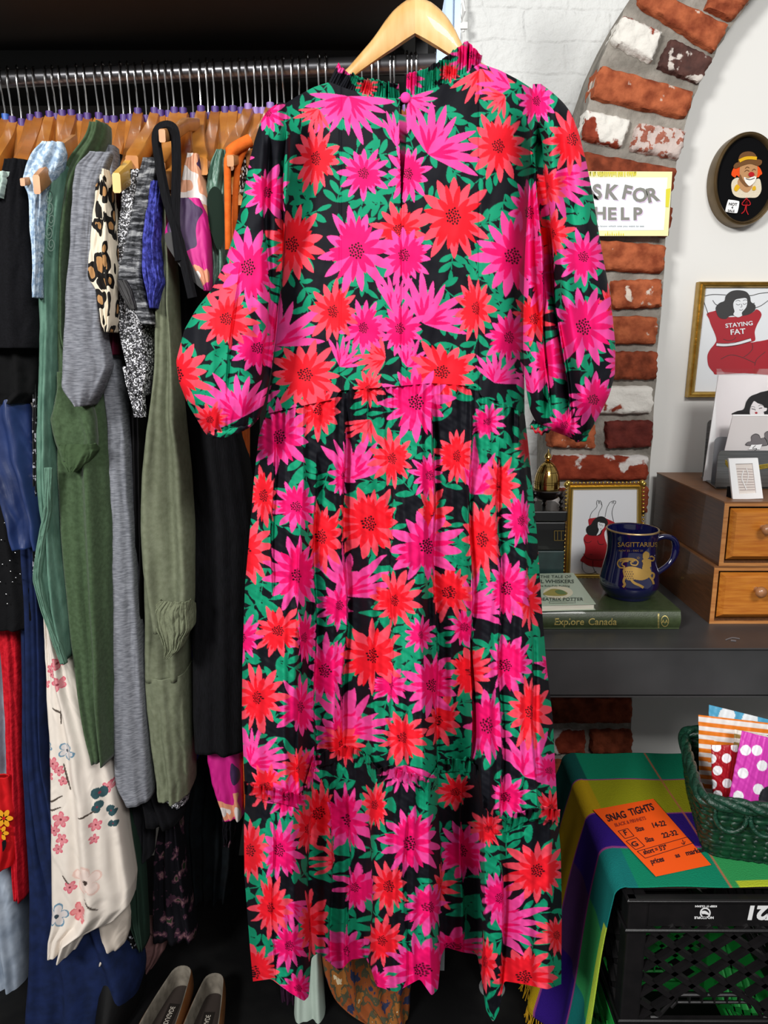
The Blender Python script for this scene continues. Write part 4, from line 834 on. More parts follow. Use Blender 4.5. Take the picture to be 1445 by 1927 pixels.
HM0 = [(476, 1847, -.02), (510, 1842, -.045), (545, 1868, -.055), (572, 1884, -.045), (581, 1875, -.01), (586, 1802, .035), (600, 1792, .045), (620, 1812, .04), (640, 1828, .03), (660, 1806, .04), (688, 1802, .035), (697, 1820, -.01), (708, 1856, -.04), (745, 1867, -.055), (790, 1842, -.055), (812, 1874, -.04), (824, 1862, -.015), (830, 1800, .03), (838, 1782, .045), (870, 1792, .045), (898, 1796, .035), (906, 1840, 0), (914, 1900, -.03), (928, 1925, -.035), (940, 1900, -.025), (948, 1846, -.04), (985, 1852, -.055), (1030, 1862, -.05), (1056, 1852, -.01)]
SK = [(x, y, d*1.5) for x, y, d in SK]; HM = [(x, y, d*1.5) for x, y, d in HM0]
tt = [(x, y, -.002) for x, y, _ in bb]
def foldfn(seed, g=1):
    def fn(u, v, px, py):
        f = .5+.5*v
        d = -.018*np.sin(np.pi*u)**.5*(1-v)
        d = d - .0105*f*nz(px/15+.6*nz(py/160, seed), seed) - .015*np.clip(v*2.5, 0, 1)*nz(px/34+.5*nz(py/240, seed+3), seed+4)
        d = d + g*(.0032*np.exp(-v*14)*np.sin(px/2.4+nz(px/20, 2)) + .0025*np.exp(-v*5)*np.sin(px/4.6+nz(px/9, 4)))
        d = d + .0012*nz(py/18+px/30, seed+6) + .001*nz(py/9-px/14, seed+8)
        return d
    return fn
Lk = [(500, 779), (487, 820), (478, 900), (470, 1000), (461, 1100), (456, 1250), (455, 1350), (459, 1450), (462, 1490)]
Rk = [(987, 779), (993, 830), (1000, 900), (1010, 1000), (1020, 1150), (1028, 1250), (1040, 1350), (1045, 1450), (1050, 1545)]
def skf(u, v, px, py):
    B = samp(SK, np.linspace(0, 1, u.shape[1]))[:, 2]; B = B - 0
    return foldfn(2)(u, v, px, py) - .35*(v*(1-v))*B[None]*1.5
panel('skirt', tt, SK, Lk, Rk, 620, 760, dress, skf, matchx=True, bl=5, back=.12)
def tierfn(u, v, px, py):
    return foldfn(7)(u, v, px, py)
panel('bottom_tier', SK, HM, [(462, 1490), (459, 1560), (460, 1650), (470, 1780), (476, 1847)], [(1050, 1545), (1055, 1600), (1057, 1700), (1056, 1852)], 640, 400, dress, tierfn, bl=5, back=.12)
# frill along the tier seam
fr_T = [(x, y-20, d-.022) for x, y, d in SK]; fr_B = [(x, y+4, d-.016) for x, y, d in SK]
def frillfn(u, v, px, py): return -.006*(1-v) + .007*(1.1-v)*np.sin(u*330+2*nz(u*40, 3)) + .004*nz(u*160, 2)
def wavy(pts, amp, f, seed):
    t = np.linspace(0, 1, 260); s = samp(pts, t); s[:, 1] += amp*nz(t*f, seed) + amp*.5*nz(t*f*2.3, seed+1); return [tuple(r) for r in s]
panel('seam_frill', wavy(fr_T, 5, 60, 1), fr_B, [(459, 1470), (460, 1494)], [(1054, 1524), (1052, 1549)], 700, 18, dress, frillfn, bl=2, back=0, edge=0, solid=.0008)
# collar frills
def colfn(u, v, px, py): return .009*(1.2-v)*np.sin(u*46+3.5*nz(u*12, 1)) + .005*nz(u*60, 4) - .004*(1-v)
panel('collar_frill', wavy([(637, 118, -.004), (655, 136, -.012), (690, 147, -.02), (722, 150, -.024), (750, 158, -.024)], 4, 26, 2), [(619, 154, -.006), (650, 167, -.014), (690, 179, -.02), (730, 185, -.022), (753, 186, -.022)], [(637, 118), (619, 154)], [(750, 158), (753, 186)], 220, 26, dress, colfn, bl=2, back=0, edge=0, solid=.0008)
panel('collar_frill', wavy([(765, 140, -.024), (800, 128, -.022), (832, 112, -.02), (850, 96, -.018), (880, 77, -.012), (907, 104, -.004)], 3, 26, 5), [(764, 182, -.022), (800, 173, -.02), (840, 157, -.016), (873, 139, -.012), (890, 128, -.008), (904, 119, -.004)], [(765, 140), (764, 182)], [(907, 104), (904, 119)], 260, 30, dress, colfn, bl=2, back=0, edge=0, solid=.0008)
b = MB(); b.ball(P(763, 184, YD-.035), .0068, n=10, sc=(1, .6, 1)); b.build('button', M('pink_fabric_button', '#e03a92', .7), dress, smooth=True)
b = MB(); b.tube([P(750, 186, YD-.03), P(756, 183, YD-.036), P(764, 183, YD-.034)], .0013, seg=6); b.build('button_loop', MATS['pink_fabric_button'], dress, smooth=True)
# stitched seams
b = MB()
for line in ([(640, 736), (720, 730), (813, 722), (897, 728)], [(503, 779), (560, 766), (636, 750)], [(904, 746), (950, 761), (986, 779)]):
    q = smooth2(line, k=16); 
b = None
# sleeves
def sleeve(name, rows, Yc, R0, creases, seed, nu=300, nv=560):
    ys = np.array([r[0] for r in rows], float); y = np.linspace(ys[0], ys[-1], nv); L = np.interp(y, ys, [r[1] for r in rows]); R = np.interp(y, ys, [r[2] for r in rows])
    ker = np.hanning(23)[1:-1]; ker /= ker.sum()
    L = np.convolve(np.pad(L, 10, 'edge'), ker, 'valid'); R = np.convolve(np.pad(R, 10, 'edge'), ker, 'valid')
    nb = 40; a = np.concatenate([np.linspace(0, np.pi, nu), np.linspace(np.pi, 2*np.pi, nb+2)[1:-1]]); ca, sa = -np.cos(a)[None], np.sin(a)[None]
    px = (L+R)[:, None]/2 + (R-L)[:, None]/2*ca; py = y[:, None] + 0*px
    v = np.linspace(0, 1, nv)[:, None]; rr = R0*np.minimum(1, (R-L)[:, None]/150)**.7
    d = -rr*np.sign(sa)*np.abs(sa)**.75*np.where(sa > 0, 1, .35)
    fr = sa > 0
    g = np.exp(-v*9) + np.exp(-(1-v)*11)
    d = d + fr*(.005*nz(px/15+.5*nz(py/90, seed), seed)*(.5+g) + .003*nz(px/7+nz(py/50, seed+1), seed+1)*g + .0022*nz(py/30+px/50, seed+2) + .004*np.sin(px/2.9)*np.exp(-v*30) + .004*np.sin(px/3.1+nz(px/9, 3))*np.exp(-(1-v)*26))
    for pts, w, dep in creases:
        c = np.interp(y, [p[1] for p in pts], [p[0] for p in pts])[:, None]; env = np.clip((y[:, None]-pts[0][1])/60, 0, 1)*np.clip((pts[-1][1]-y[:, None])/60+.3, 0, 1)
        d = d + fr*env*dep*(np.exp(-((px-c)/w)**2) - .45*np.exp(-((px-c-w*2.2)/(w*1.8))**2))
    fd, fx = sharpfold(px, py); d = d + fr*fd
    V = Pn(px, py, Yc + d); n = len(a); px = px + fx
    return npmesh(name, V.reshape(-1, 3), gridq(nv, n, True), m_dress, dress, True, dress_pattern(px.ravel(), py.ravel()))
sleeve('sleeve', [(193, 527, 534), (205, 505, 540), (225, 492, 544), (260, 480, 546), (300, 470, 545), (380, 455, 540), (450, 437, 534), (500, 421, 531), (545, 398, 527), (580, 370, 524), (620, 347, 521), (680, 331, 513), (720, 337, 506), (760, 353, 497), (790, 371, 486), (806, 380, 470), (816, 386, 446), (824, 396, 420)], 1.062, .055, [([(508, 240), (500, 450), (515, 650), (470, 790)], 9, .012), ([(440, 520), (420, 700), (430, 800)], 14, .006), ([(536, 260), (526, 480), (508, 700)], 6, .012)], 1)
sleeve('sleeve', [(158, 1003, 1016), (172, 1001, 1038), (195, 999, 1062), (215, 998, 1076), (250, 998, 1089), (300, 997, 1102), (370, 994, 1116), (470, 988, 1132), (560, 985, 1149), (650, 984, 1158), (705, 987, 1157), (745, 992, 1146), (775, 998, 1131), (800, 1012, 1117), (815, 1050, 1108), (828, 1084, 1099)], 1.055, .055, [([(1012, 220), (1022, 350), (1045, 560), (1072, 700), (1082, 800)], 10, .042), ([(1003, 260), (1008, 500), (1024, 700), (1030, 800)], 8, .03), ([(1050, 210), (1066, 330), (1080, 430)], 10, .012)], 4)
# gathered elastic cuffs
def cuff(pts, r, Yc, seed):
    q = smooth2(pts, k=14); n = len(q); seg = 40; vs = []; cols = []
    for i, (x, y) in enumerate(q):
        a0 = q[max(0, i-1)]; a1 = q[min(n-1, i+1)]; dx, dy = a1[0]-a0[0], a1[1]-a0[1]; dd = math.hypot(dx, dy); nx_, ny_ = -dy/dd, dx/dd
        e = min(1, .4+3*min(i, n-1-i)/n)
        for k in range(seg):
            a = 2*math.pi*k/seg; rr = r*e*(1+.16*math.sin(i*.95+seed)+.1*math.sin(a*3+i*.4)); vs.append(P(x+nx_*rr*math.cos(a), y+ny_*rr*math.cos(a), Yc-rr*math.sin(a)/1500)); cols.append((x+nx_*rr*math.cos(a)*1.6, y+ny_*rr*math.cos(a)*1.6))
    c = np.array(cols); npmesh('cuff', np.array(vs), gridq(n, seg, True), m_dress, dress, True, dress_pattern(c[:, 0], c[:, 1]))
cuff([(392, 817), (412, 819), (436, 812), (458, 802), (478, 786)], 7, 1.03, 1)
cuff([(1000, 795), (1012, 802), (1030, 800), (1046, 790), (1062, 775), (1072, 758)], 14, 1.05, 2)
cuff([(1066, 790), (1076, 812), (1092, 824), (1104, 812)], 9, 1.045, 3)

# pale wooden hanger carrying the dress
hg = thing('dress_hanger', P(783, -20, YD+.012), 'pale blond wooden hanger carrying the floral dress', 'hanger')
m_bl = M('blond_wood', '#c9a062', .42, hex2='#d8b27a', vscale=14, vstr=(6, 1, 1), bump=.05, coat=.2); m_bl2 = M('blond_wood_warm', '#bd8f50', .42, hex2='#cda268', vscale=14, vstr=(6, 1, 1), bump=.05, coat=.2)
def harm(up, dn, name, mat):
    n = 24; b = MB(); U = samp([(x, y, 0) for x, y in up], np.linspace(0, 1, n)); Dn = samp([(x, y, 0) for x, y in dn], np.linspace(0, 1, n)); vs = []
    for i in range(n):
        for (w, dy) in ((0, .006), (.08, .0), (.3, -.002), (.7, -.002), (.92, 0), (1, .006), (.92, .014), (.08, .014)):
            x, y = U[i, 0]*(1-w)+Dn[i, 0]*w, U[i, 1]*(1-w)+Dn[i, 1]*w; vs.append(P(x, y, YD-.004+dy+.016*(i/n)**2))
    b.add(vs, [[i*8+k, i*8+(k+1) % 8, (i+1)*8+(k+1) % 8, (i+1)*8+k] for i in range(n-1) for k in range(8)] + [list(range(8)), [(n-1)*8+k for k in range(8)]]); b.build(name, mat, hg, smooth=True)
harm([(781, -4), (765, 0), (752, 9), (738, 22), (724, 40), (712, 58), (699, 76), (680, 98), (655, 127), (600, 175)], [(781, 68), (760, 82), (740, 96), (720, 108), (700, 121), (685, 131), (672, 140), (640, 168), (600, 195)], 'left_arm', m_bl2)
harm([(781, -4), (795, -3), (812, 4), (828, 17), (842, 32), (856, 54), (868, 80), (880, 100), (940, 140)], [(781, 68), (800, 79), (820, 91), (846, 107), (870, 118), (900, 138), (940, 165)], 'right_arm', m_bl)
b = MB(); b.tube([P(781, 0, YD+.003), P(781, -40, YD+.003)] + [P(781+26-26*math.cos(a), -46-30*math.sin(a), YD+.003) for a in np.linspace(0, 3.6, 12)], .002, seg=8); b.build('hook', m_chrome, hg, smooth=True)
# ------------------------------------------------------------------ posts behind the hem
b = MB(); p0 = P(803, 1880, 1.52); p1 = P(835, 1880, 1.52); w = p1.x-p0.x
b.box((p0.x, 1.52, 0), (p0.x+w*.46, 1.55, 1.2)); b.box((p0.x+w*.54, 1.52, 0), (p0.x+w, 1.55, 1.2)); b.box((p0.x, 1.535, 0), (p1.x, 1.56, 1.2))
b.build('steel_post', M('grey_steel', '#a2a6aa', .45, .3), label='grey double steel post standing on the floor behind the dress hem', cat='post')
pp = thing('metal_pipe', Vector((P(925, 1880, 1.47).x, 1.47, 0)), 'round grey pipe with a collar behind the right hem of the dress', 'pipe')
c = P(925, 1880, 1.47); b = MB(); b.lathe((c.x, c.y), [(.024, 0), (.024, .80)], seg=24); b.build('tube', M('galvanised', '#8c8d8e', .45, .3, bump=.1), pp, smooth=True)
b = MB(); z = P(925, 1878, 1.45).z; b.lathe((c.x, c.y), [(.024, z-.01), (.030, z-.01), (.0315, z), (.030, z+.01), (.024, z+.01)], seg=24); b.build('collar', MATS['galvanised'], pp, smooth=True)
b = MB(); q0 = P(845, 1800, 1.75); q1 = P(905, 1800, 1.75)
for k in range(3): b.box((q0.x-.02+k*.075, 1.74, 0), (q0.x+.03+k*.075, 1.9, .62), bev=.004)
b.box((q0.x-.03, 1.75, .60), (q0.x+.21, 1.9, .63)); b.build('slatted_crate', M('dark_brown_wood', '#1d1210', .7, hex2='#261915', vscale=20), label='dark brown slatted wooden crate in the shade behind the steel post', cat='crate')

# ------------------------------------------------------------------ desk
DZ = .855
b = MB(); x0 = .20
b.box((x0, 1.445, DZ-.004), (1.9, 2.02, DZ), 0, bev=.0012)
b.box((x0, 1.45, DZ-.108), (1.9, 1.456, DZ-.004), 0); b.box((x0, 1.45, DZ-.112), (1.9, 1.50, DZ-.106), 0)
b.box((x0, 1.45, DZ-.108), (x0+.006, 2.0, DZ-.004), 0)
desk = thing('desk', ((x0+1.9)/2, 1.7, 0), 'dark steel topped desk against the brick pillar, holding mug and drawers', 'desk')
b.build('desktop', M('waxed_steel', '#3b3b3c', .42, .35, hex2='#4a4a4b', vscale=5, bump=.08, bscale=14, contrast=(.35, .7)), desk)
for (x, y) in ((x0+.03, 1.98), (1.86, 1.48), (1.86, 1.98)):
    b = MB(); b.box((x-.02, y-.02, 0), (x+.02, y+.02, DZ-.11)); b.build('leg', m_steel, desk)
b = MB(); b.stroke(FZ(DZ+.0002), [(1365, 1204), (1378, 1200), (1392, 1202)], 2.0, 1); b.stroke(FZ(DZ+.0002), [(1375, 1205), (1385, 1206)], 3, 1); b.build('scuff_mark', M('scuff', '#66666a', .6), desk)

# ------------------------------------------------------------------ drawer boxes
m_side = M('walnut_stain', '#41250f', .45, hex2='#543218', vscale=30, vstr=(8, .5, 8), bump=.08, bscale=60, coat=.2)
m_front = M('honey_oak', '#a55d1c', .35, hex2='#bb7529', vscale=26, vstr=(.6, 4, 6), bump=.2, bscale=60, coat=.35, detail=6)
m_edge = M('honey_oak_edge', '#9c6130', .4, hex2='#b37a44', vscale=30, vstr=(.5, 4, 6), coat=.3)
m_top = M('walnut_top', '#6b4426', .45, hex2='#80542f', vscale=30, vstr=(.4, 5, 1), bump=.05)
def dbox(label, z0, z1, xl, yf, yb, knob, xr, kx):
    t = thing('drawer_box', ((xl+xr)/2, (yf+yb)/2, z0), label, 'drawer box')
    th = .011
    b = MB(); b.box((xl, yf, z0), (xl+th, yb, z1), 0); b.box((xr-th, yf, z0), (xr, yb, z1), 0); b.box((xl-.001, yf-.0005, z1-.002), (xr+.001, yb, z1+.001), 2); b.box((xl+th, yf+.001, z1-th), (xr-th, yb-.011, z1-.003), 0); b.box((xl+th, yf+.001, z0+.001), (xr-th, yb-.011, z0+th), 0); b.box((xl+th, yb-.01, z0+th), (xr-th, yb, z1-th), 0)
    b.box((xl, yf-.002, z0), (xl+.010, yf-.0002, z1-.0025), 1); b.box((xl+.01, yf-.002, z1-.009), (xr, yf-.0002, z1-.0025), 1); b.box((xl+.01, yf-.002, z0), (xr, yf-.0002, z0+.007), 1)
    b.build('case', [m_side, m_edge, m_top], t)
    dx0, dx1 = xl+.018, xr-.018; dz0, dz1 = z0+.013, z1-.015
    b = MB(); y = yf-.004; c_ = .010      # front with chamfered edge
    vs = [(dx0, yf+.008, dz0), (dx1, yf+.008, dz0), (dx1, yf+.008, dz1), (dx0, yf+.008, dz1), (dx0+c_, y, dz0+c_), (dx1-c_, y, dz0+c_), (dx1-c_, y, dz1-c_), (dx0+c_, y, dz1-c_)]
    b.add(vs, [(4, 5, 6, 7), (0, 1, 5, 4), (1, 2, 6, 5), (2, 3, 7, 6), (3, 0, 4, 7)]); b.box((dx0, yf+.008, dz0), (dx1, yb-.03, dz1-.002))
    d = b.build('drawer', m_front, t)
    b = MB(); k = P(kx[0], kx[1], y-.012); r = .0115
    prof = [(0, 0), (.006, .0), (.005, -.006), (.0055, -.010), (.010, -.014), (.0125, -.020), (.0120, -.026), (.007, -.031), (0, -.032)]
    vs = [(k.x+r_*math.cos(6.2832*j/24), y+dy, k.z+r_*math.sin(6.2832*j/24)) for r_, dy in prof for j in range(24)]
    b.add(vs, [[i*24+j, i*24+(j+1) % 24, (i+1)*24+(j+1) % 24, (i+1)*24+j] for i in range(8) for j in range(24)])
    b.build('knob', M('turned_knob', '#8a5a38', .35, hex2='#9d6c48', vscale=40, coat=.3), d, smooth=True)
dbox('lower honey oak drawer box standing directly on the desk', DZ, .988, .733, 1.59, 1.93, 1, 1.10, (1428, 1112))
dbox('upper honey oak drawer box carrying the steel card holder', .990, 1.134, .742, 1.59, 2.0, 1, 1.11, (1440, 995))
BT = 1.135
# ------------------------------------------------------------------ card holder with prints
def stand(pxq, Y, th, mi, b): slab(b, pxq, Y, th, mi)
m_brush = M('brushed_steel', '#8c8f90', .32, .9, hex2='#7a7d7e', vscale=60, vstr=(.2, 1, 6))
h = thing('card_holder', P(1400, 915, 1.72), 'brushed steel upright holder with prints on the upper drawer box', 'holder')
def yz(px, py, z): # point on plane z
    return PZ(px, py, z)
b = MB(); f0 = PZ(1347, 919, BT+.002); bk = PZ(1319, 899, BT+.002)
xr = 1.12
b.add([(f0.x, f0.y, BT+.002), (xr, f0.y, BT+.002), (xr, bk.y, BT+.002), (bk.x, bk.y, BT+.002), (f0.x, f0.y, BT+.005), (xr, f0.y, BT+.005), (xr, bk.y, BT+.005), (bk.x, bk.y, BT+.005)], [(0, 1, 2, 3), (4, 5, 6, 7), (0, 1, 5, 4), (1, 2, 6, 5), (2, 3, 7, 6), (3, 0, 4, 7)])
def plate(Y, xl, ztop, mb, rad=.012, th=.002, zb=BT+.003):
    pts = [Vector((xl, Y, zb)), Vector((xr, Y, zb)), Vector((xr, Y, ztop))] + [Vector((xl+rad-rad*math.sin(a), Y, ztop-rad+rad*math.cos(a))) for a in np.linspace(0, math.pi/2, 6)]
    mb.prism(pts, (0, th, 0))
zf = P(1400, 848, f0.y).z; zm = P(1360, 822, (f0.y*.55+bk.y*.45)).z; zb_ = P(1330, 790, bk.y).z
plate(f0.y, P(1349, 880, f0.y).x, zf, b); b.build('front_plate', m_brush, h)
b = MB(); plate(f0.y*.55+bk.y*.45, P(1343, 850, f0.y*.55+bk.y*.45).x, zm, b); b.build('middle_plate', M('light_steel', '#aeb2b8', .3, .8), h)
b = MB(); plate(bk.y, P(1326, 850, bk.y).x, zb_, b); b.build('back_plate', m_brush, h)
m_paper = M('white_paper', '#e4e3e2', .8); m_ink = M('black_ink', '#121214', .5); m_redi = M('crimson_ink', '#a80c1e', .5); m_paper2 = M('pale_grey_card', '#cfc9c8', .7); m_pw = M('bright_paper', '#efeeee', .7)
Yc2 = f0.y*.35+bk.y*.65
pr_ = thing('art_print', P(1400, 910, Yc2), 'tall white print of a black-haired woman in a clear sleeve, in the steel holder', 'print')
b = MB(); slab(b, [(1352, 706), (1470, 706), (1470, 905), (1323, 905)], Yc2, .003, 0); Ff = FY(Yc2-.0004)
b.shape(Ff, [(1381, 781), (1386, 774), (1399, 770), (1404, 756), (1412, 746), (1424, 741), (1436, 737), (1460, 737), (1465, 781)], 1, 1)
b.shape(Ff, [(1413, 781), (1412, 768), (1417, 757), (1420, 755), (1426, 759), (1435, 762), (1438, 767), (1443, 768), (1442, 773), (1437, 775), (1436, 781)], 2, 0)
b.stroke(Ff, [(1413, 766), (1417, 765), (1421, 767)], .8, 3, 1); b.stroke(Ff, [(1427, 764), (1431, 762), (1436, 763)], .8, 3, 1); b.stroke(Ff, [(1414, 769), (1418, 770), (1421, 770)], 1.3, 3, 1); b.stroke(Ff, [(1428, 769), (1431, 768), (1434, 768)], 1.3, 3, 1); b.stroke(Ff, [(1421, 770), (1421, 773)], .7, 3, 1); b.ell(Ff, 1423, 777, 2.6, 2, 3, 2)
b.build('sheet', [m_pw, m_ink, m_redi], pr_)
b = MB(); slab(b, [(1348.5, 694), (1472, 694), (1472, 905), (1346, 905)], Yc2-.004, .0003, 0)
b.build('clear_sleeve', M('cellophane', '#f4e8ea', .08, trans=1.0, alpha=.28), pr_)
Yc3 = f0.y*.8+bk.y*.2
cc = thing('greeting_card', P(1410, 910, Yc3), 'pale grey card with a dark thundercloud, in front slot of the steel holder', 'card')
b = MB(); slab(b, [(1379, 781), (1460, 781), (1460, 905), (1350, 905)], Yc3, .002, 0); slab(b, [(1379, 780), (1460, 780), (1460, 783), (1378.5, 783)], Yc3-.001, .001, 3); Ff = FY(Yc3-.0012)
def cloud(cx, cy, s, l):
    pts = [(-13, 6), (-12, 1), (-6, -1), (-6, -8), (0, -12), (6, -10), (9, -4), (14, -6), (18, -1), (18, 6)]
    b.shape(Ff, [(cx+x*s*1.07, cy+y*s*1.07-.2) for x, y in pts], l, 1); b.shape(Ff, [(cx+x*s, cy+y*s) for x, y in pts], l+1, 2)
cloud(1445, 824, 1.0, 1); cloud(1421, 831, 1.15, 3)
b.shape(Ff, [(1408, 846), (1414, 837), (1424, 837), (1434, 836), (1430, 846)], 5, 3, False); b.stroke(Ff, [(1422, 838), (1416, 844), (1424, 844), (1420, 848)], 1, 6, 1)
b.build('card_face', [m_paper2, m_ink, M('cloud_grey', '#6d686a', .6), m_pw], cc)
# tiny white frame
Yt = PZ(1405, 939, BT).y
tf = thing('photo_frame', P(1405, 940, Yt), 'tiny white picture frame standing in front of the steel holder', 'frame')
b = MB(); O = [(1371, 863), (1426, 862), (1436, 938), (1379, 940)]; I = [(1384, 873), (1416, 872), (1423, 928), (1391, 930)]
for k in range(4):
    q = [O[k], O[(k+1) % 4], I[(k+1) % 4], I[k]]; slab(b, q, Yt, .006, 0)
b.build('moulding', M('white_gloss', '#eeeeee', .35), tf)
b = MB(); slab(b, I, Yt+.003, .002, 0); Ff = FY(Yt+.0025)
for k in range(9): b.stroke(Ff, [(1386+k*.7, 882+k*5), (1398, 880+k*5+2), (1416+k*.6, 883+k*4.8)], .7, 1, 1)
b.stroke(Ff, [(1399, 885), (1396, 900), (1402, 915), (1405, 922)], 2, 2, 2); b.stroke(Ff, [(1404, 880), (1408, 895), (1404, 912)], 1.4, 2, 2); b.build('picture', [M('faded_paper', '#d8cfc8', .6), M('faint_ink', '#a08e90', .7), m_paper], tf)
b = MB(); b.box(P(1374, 930, Yt+.012)-Vector((0, 0, .01)), P(1379, 915, Yt+.03)); b.build('easel_back', m_black, tf)
b = MB(); 
for k, o_ in enumerate((0, 3, 6)): b.tube([P(1365, 866+o_, Yt+.02), P(1376, 880+o_, Yt+.012), P(1400, 885+o_, Yt+.016), P(1430, 876+o_, Yt+.013), P(1470, 870+o_, Yt+.012)], .0018, seg=6)
b.build('gold_braid', M('gold_thread', '#b29a3c', .35, .7, bump=.6, bscale=600), smooth=True, label='gold braided cord lying behind the tiny white frame', cat='braid')

# ------------------------------------------------------------------ framed print on the wall
m_gold = M('antique_gold', '#a3813c', .35, .85, hex2='#b8954a', vscale=60, bump=.3, bscale=150)
wf = thing('framed_print', P(1400, 745, YW), 'gold-framed print of a woman in red, STAYING FAT lettering, on the white wall', 'picture')
b = MB(); Yf = YW-.022; O = [(1316, 530), (1470, 530), (1470, 748), (1294, 748)]; I = [(1328, 541), (1470, 541), (1470, 737), (1307, 737)]
def mould(b, O, I, Y, Yb, mi=0):
    n = len(O); prof = [(0, .0), (.12, -.003), (.35, -.001), (.5, -.004), (.8, -.002), (1, .004)]
    for k in range(4):
        a, c = k, (k+1) % 4; vs = []
        for w, dy in prof:
            vs += [P(O[a][0]*(1-w)+I[a][0]*w, O[a][1]*(1-w)+I[a][1]*w, Y+dy), P(O[c][0]*(1-w)+I[c][0]*w, O[c][1]*(1-w)+I[c][1]*w, Y+dy)]
        o1, o2 = vs[0].copy(), vs[1].copy(); o1.y = Yb; o2.y = Yb; i1, i2 = vs[-2].copy(), vs[-1].copy(); i1.y = Yb; i2.y = Yb
        vs = [o1, o2] + vs + [i1, i2]; b.add(vs, [[2*i, 2*i+1, 2*i+3, 2*i+2] for i in range(len(vs)//2-1)], mi)
mould(b, O, I, Yf, YW-.001); b.build('frame', m_gold, wf)
b = MB(); slab(b, [(1326, 540), (1475, 540), (1475, 739), (1305, 739)], YW-.012, .004, 0); Ff = FY(YW-.0125)
b.shape(Ff, [(1330, 590), (1345, 585), (1356, 582), (1366, 596), (1400, 594), (1416, 588), (1424, 582), (1433, 592), (1424, 612), (1420, 625), (1421, 640), (1412, 644), (1418, 644), (1430, 642), (1475, 640), (1475, 702), (1400, 702), (1350, 705), (1342, 700), (1333, 688), (1331, 670), (1336, 658), (1344, 648), (1348, 640), (1345, 628), (1338, 612), (1334, 600)], 1, 2)
for l in ([(1333, 592), (1326, 572), (1323, 560), (1330, 556), (1344, 554), (1366, 555)], [(1419, 580), (1432, 575), (1446, 565)], [(1398, 555), (1414, 556), (1430, 552), (1460, 549)], [(1341, 565), (1347, 573), (1354, 574)], [(1414, 572), (1420, 570)]): b.stroke(Ff, l, 1.0, 2, 1)
b.shape(Ff, [(1348, 588), (1347, 578), (1354, 570), (1363, 566), (1366, 556), (1376, 548), (1390, 546), (1404, 549), (1411, 558), (1413, 568), (1421, 574), (1420, 584), (1408, 592), (1392, 594), (1374, 594), (1366, 600), (1354, 598)], 3, 1)
b.shape(Ff, [(1380, 570), (1384, 564), (1392, 562), (1403, 561), (1406, 566), (1404, 578), (1396, 588), (1396, 594), (1388, 597), (1380, 592), (1382, 586), (1380, 578)], 4, 0)
for l in ([(1385, 572), (1389, 574), (1393, 572)], [(1398, 571), (1401, 573), (1405, 570)], [(1395, 572), (1396, 577), (1393, 578)], [(1391, 583), (1395, 584), (1398, 582)], [(1384, 567), (1389, 565), (1393, 567)], [(1398, 566), (1402, 564), (1406, 565)]): b.stroke(Ff, l, .8, 5, 1)
b.text('STAYING', Ff, 1365, 617, 8.0, 0, 5, ang=math.radians(-6), wx=1.15, bold=.02); b.text('FAT', Ff, 1374, 630, 10, 0, 5, ang=math.radians(-5), wx=1.2, bold=.02)
b.stroke(Ff, [(1348, 648), (1362, 649), (1382, 647), (1400, 643), (1413, 639)], 5, 3, 0); b.stroke(Ff, [(1348, 645.5), (1362, 646.5), (1382, 645), (1412, 636.5)], .8, 4, 1); b.stroke(Ff, [(1348, 651), (1362, 652), (1384, 650), (1413, 642)], .8, 4, 1)
for l in ([(1361, 638), (1370, 641), (1380, 639), (1385, 634)], [(1356, 676), (1374, 668), (1395, 672), (1420, 683)], [(1420, 688), (1424, 676), (1440, 662)], [(1415, 646), (1416, 656), (1408, 666), (1399, 672)]): b.stroke(Ff, l, .9, 2, 1)
b.build('print', [M('print_paper', '#dadde0', .5, coat=.5), M('dark_grey_ink', '#2c2b2b', .5, coat=.5), M('deep_red_ink', '#a00a1e', .5, coat=.5)], wf)

# ------------------------------------------------------------------ oval embroidered picture
ov = thing('oval_picture', P(1402, 425, YW), 'oval bronze-framed embroidered clown bust on black velvet, on the white wall', 'picture')
cx_, cy_ = 1404, 336; RX, RY = 63, 90; til = math.radians(8)
def oval(rx, ry, n=72): return [(cx_+rx*math.cos(t)*math.cos(til)-ry*math.sin(t)*math.sin(til)*.9, cy_+rx*math.cos(t)*math.sin(til)*.6+ry*math.sin(t)*math.cos(til)) for t in np.linspace(0, 2*math.pi, n, endpoint=False)]
b = MB(); prof = [(RX, RY, 0.0), (RX, RY, -.030), (RX-1.5, RY-1.5, -.038), (RX-4, RY-4, -.036), (RX-6, RY-6, -.040), (RX-8, RY-8, -.038), (RX-9.5, RY-9.5, -.026)]
vs = []; 
for rx, ry, dy in prof: 
    ref = [P(x, y, YW-.036) for x, y in oval(rx, ry)]; vs += [Vector((p.x, YW+dy-.001, p.z)) for p in ref]
n = 72; b.add(vs, [[i*n+k, i*n+(k+1) % n, (i+1)*n+(k+1) % n, (i+1)*n+k] for i in range(len(prof)-1) for k in range(n)])
b.build('frame', M('bronze_frame', '#5d4c33', .4, .6, hex2='#6e5c40', vscale=30), ov, smooth=True)
YV = YW-.027; b = MB(); b.flat([P(x, y, YV) for x, y in oval(RX-9, RY-9)]); b.build('velvet_backing', M('black_velvet', '#060608', .95), ov)
Fv = lambda x, y, l=0: P(x, y, YV-.001-.0008*l)
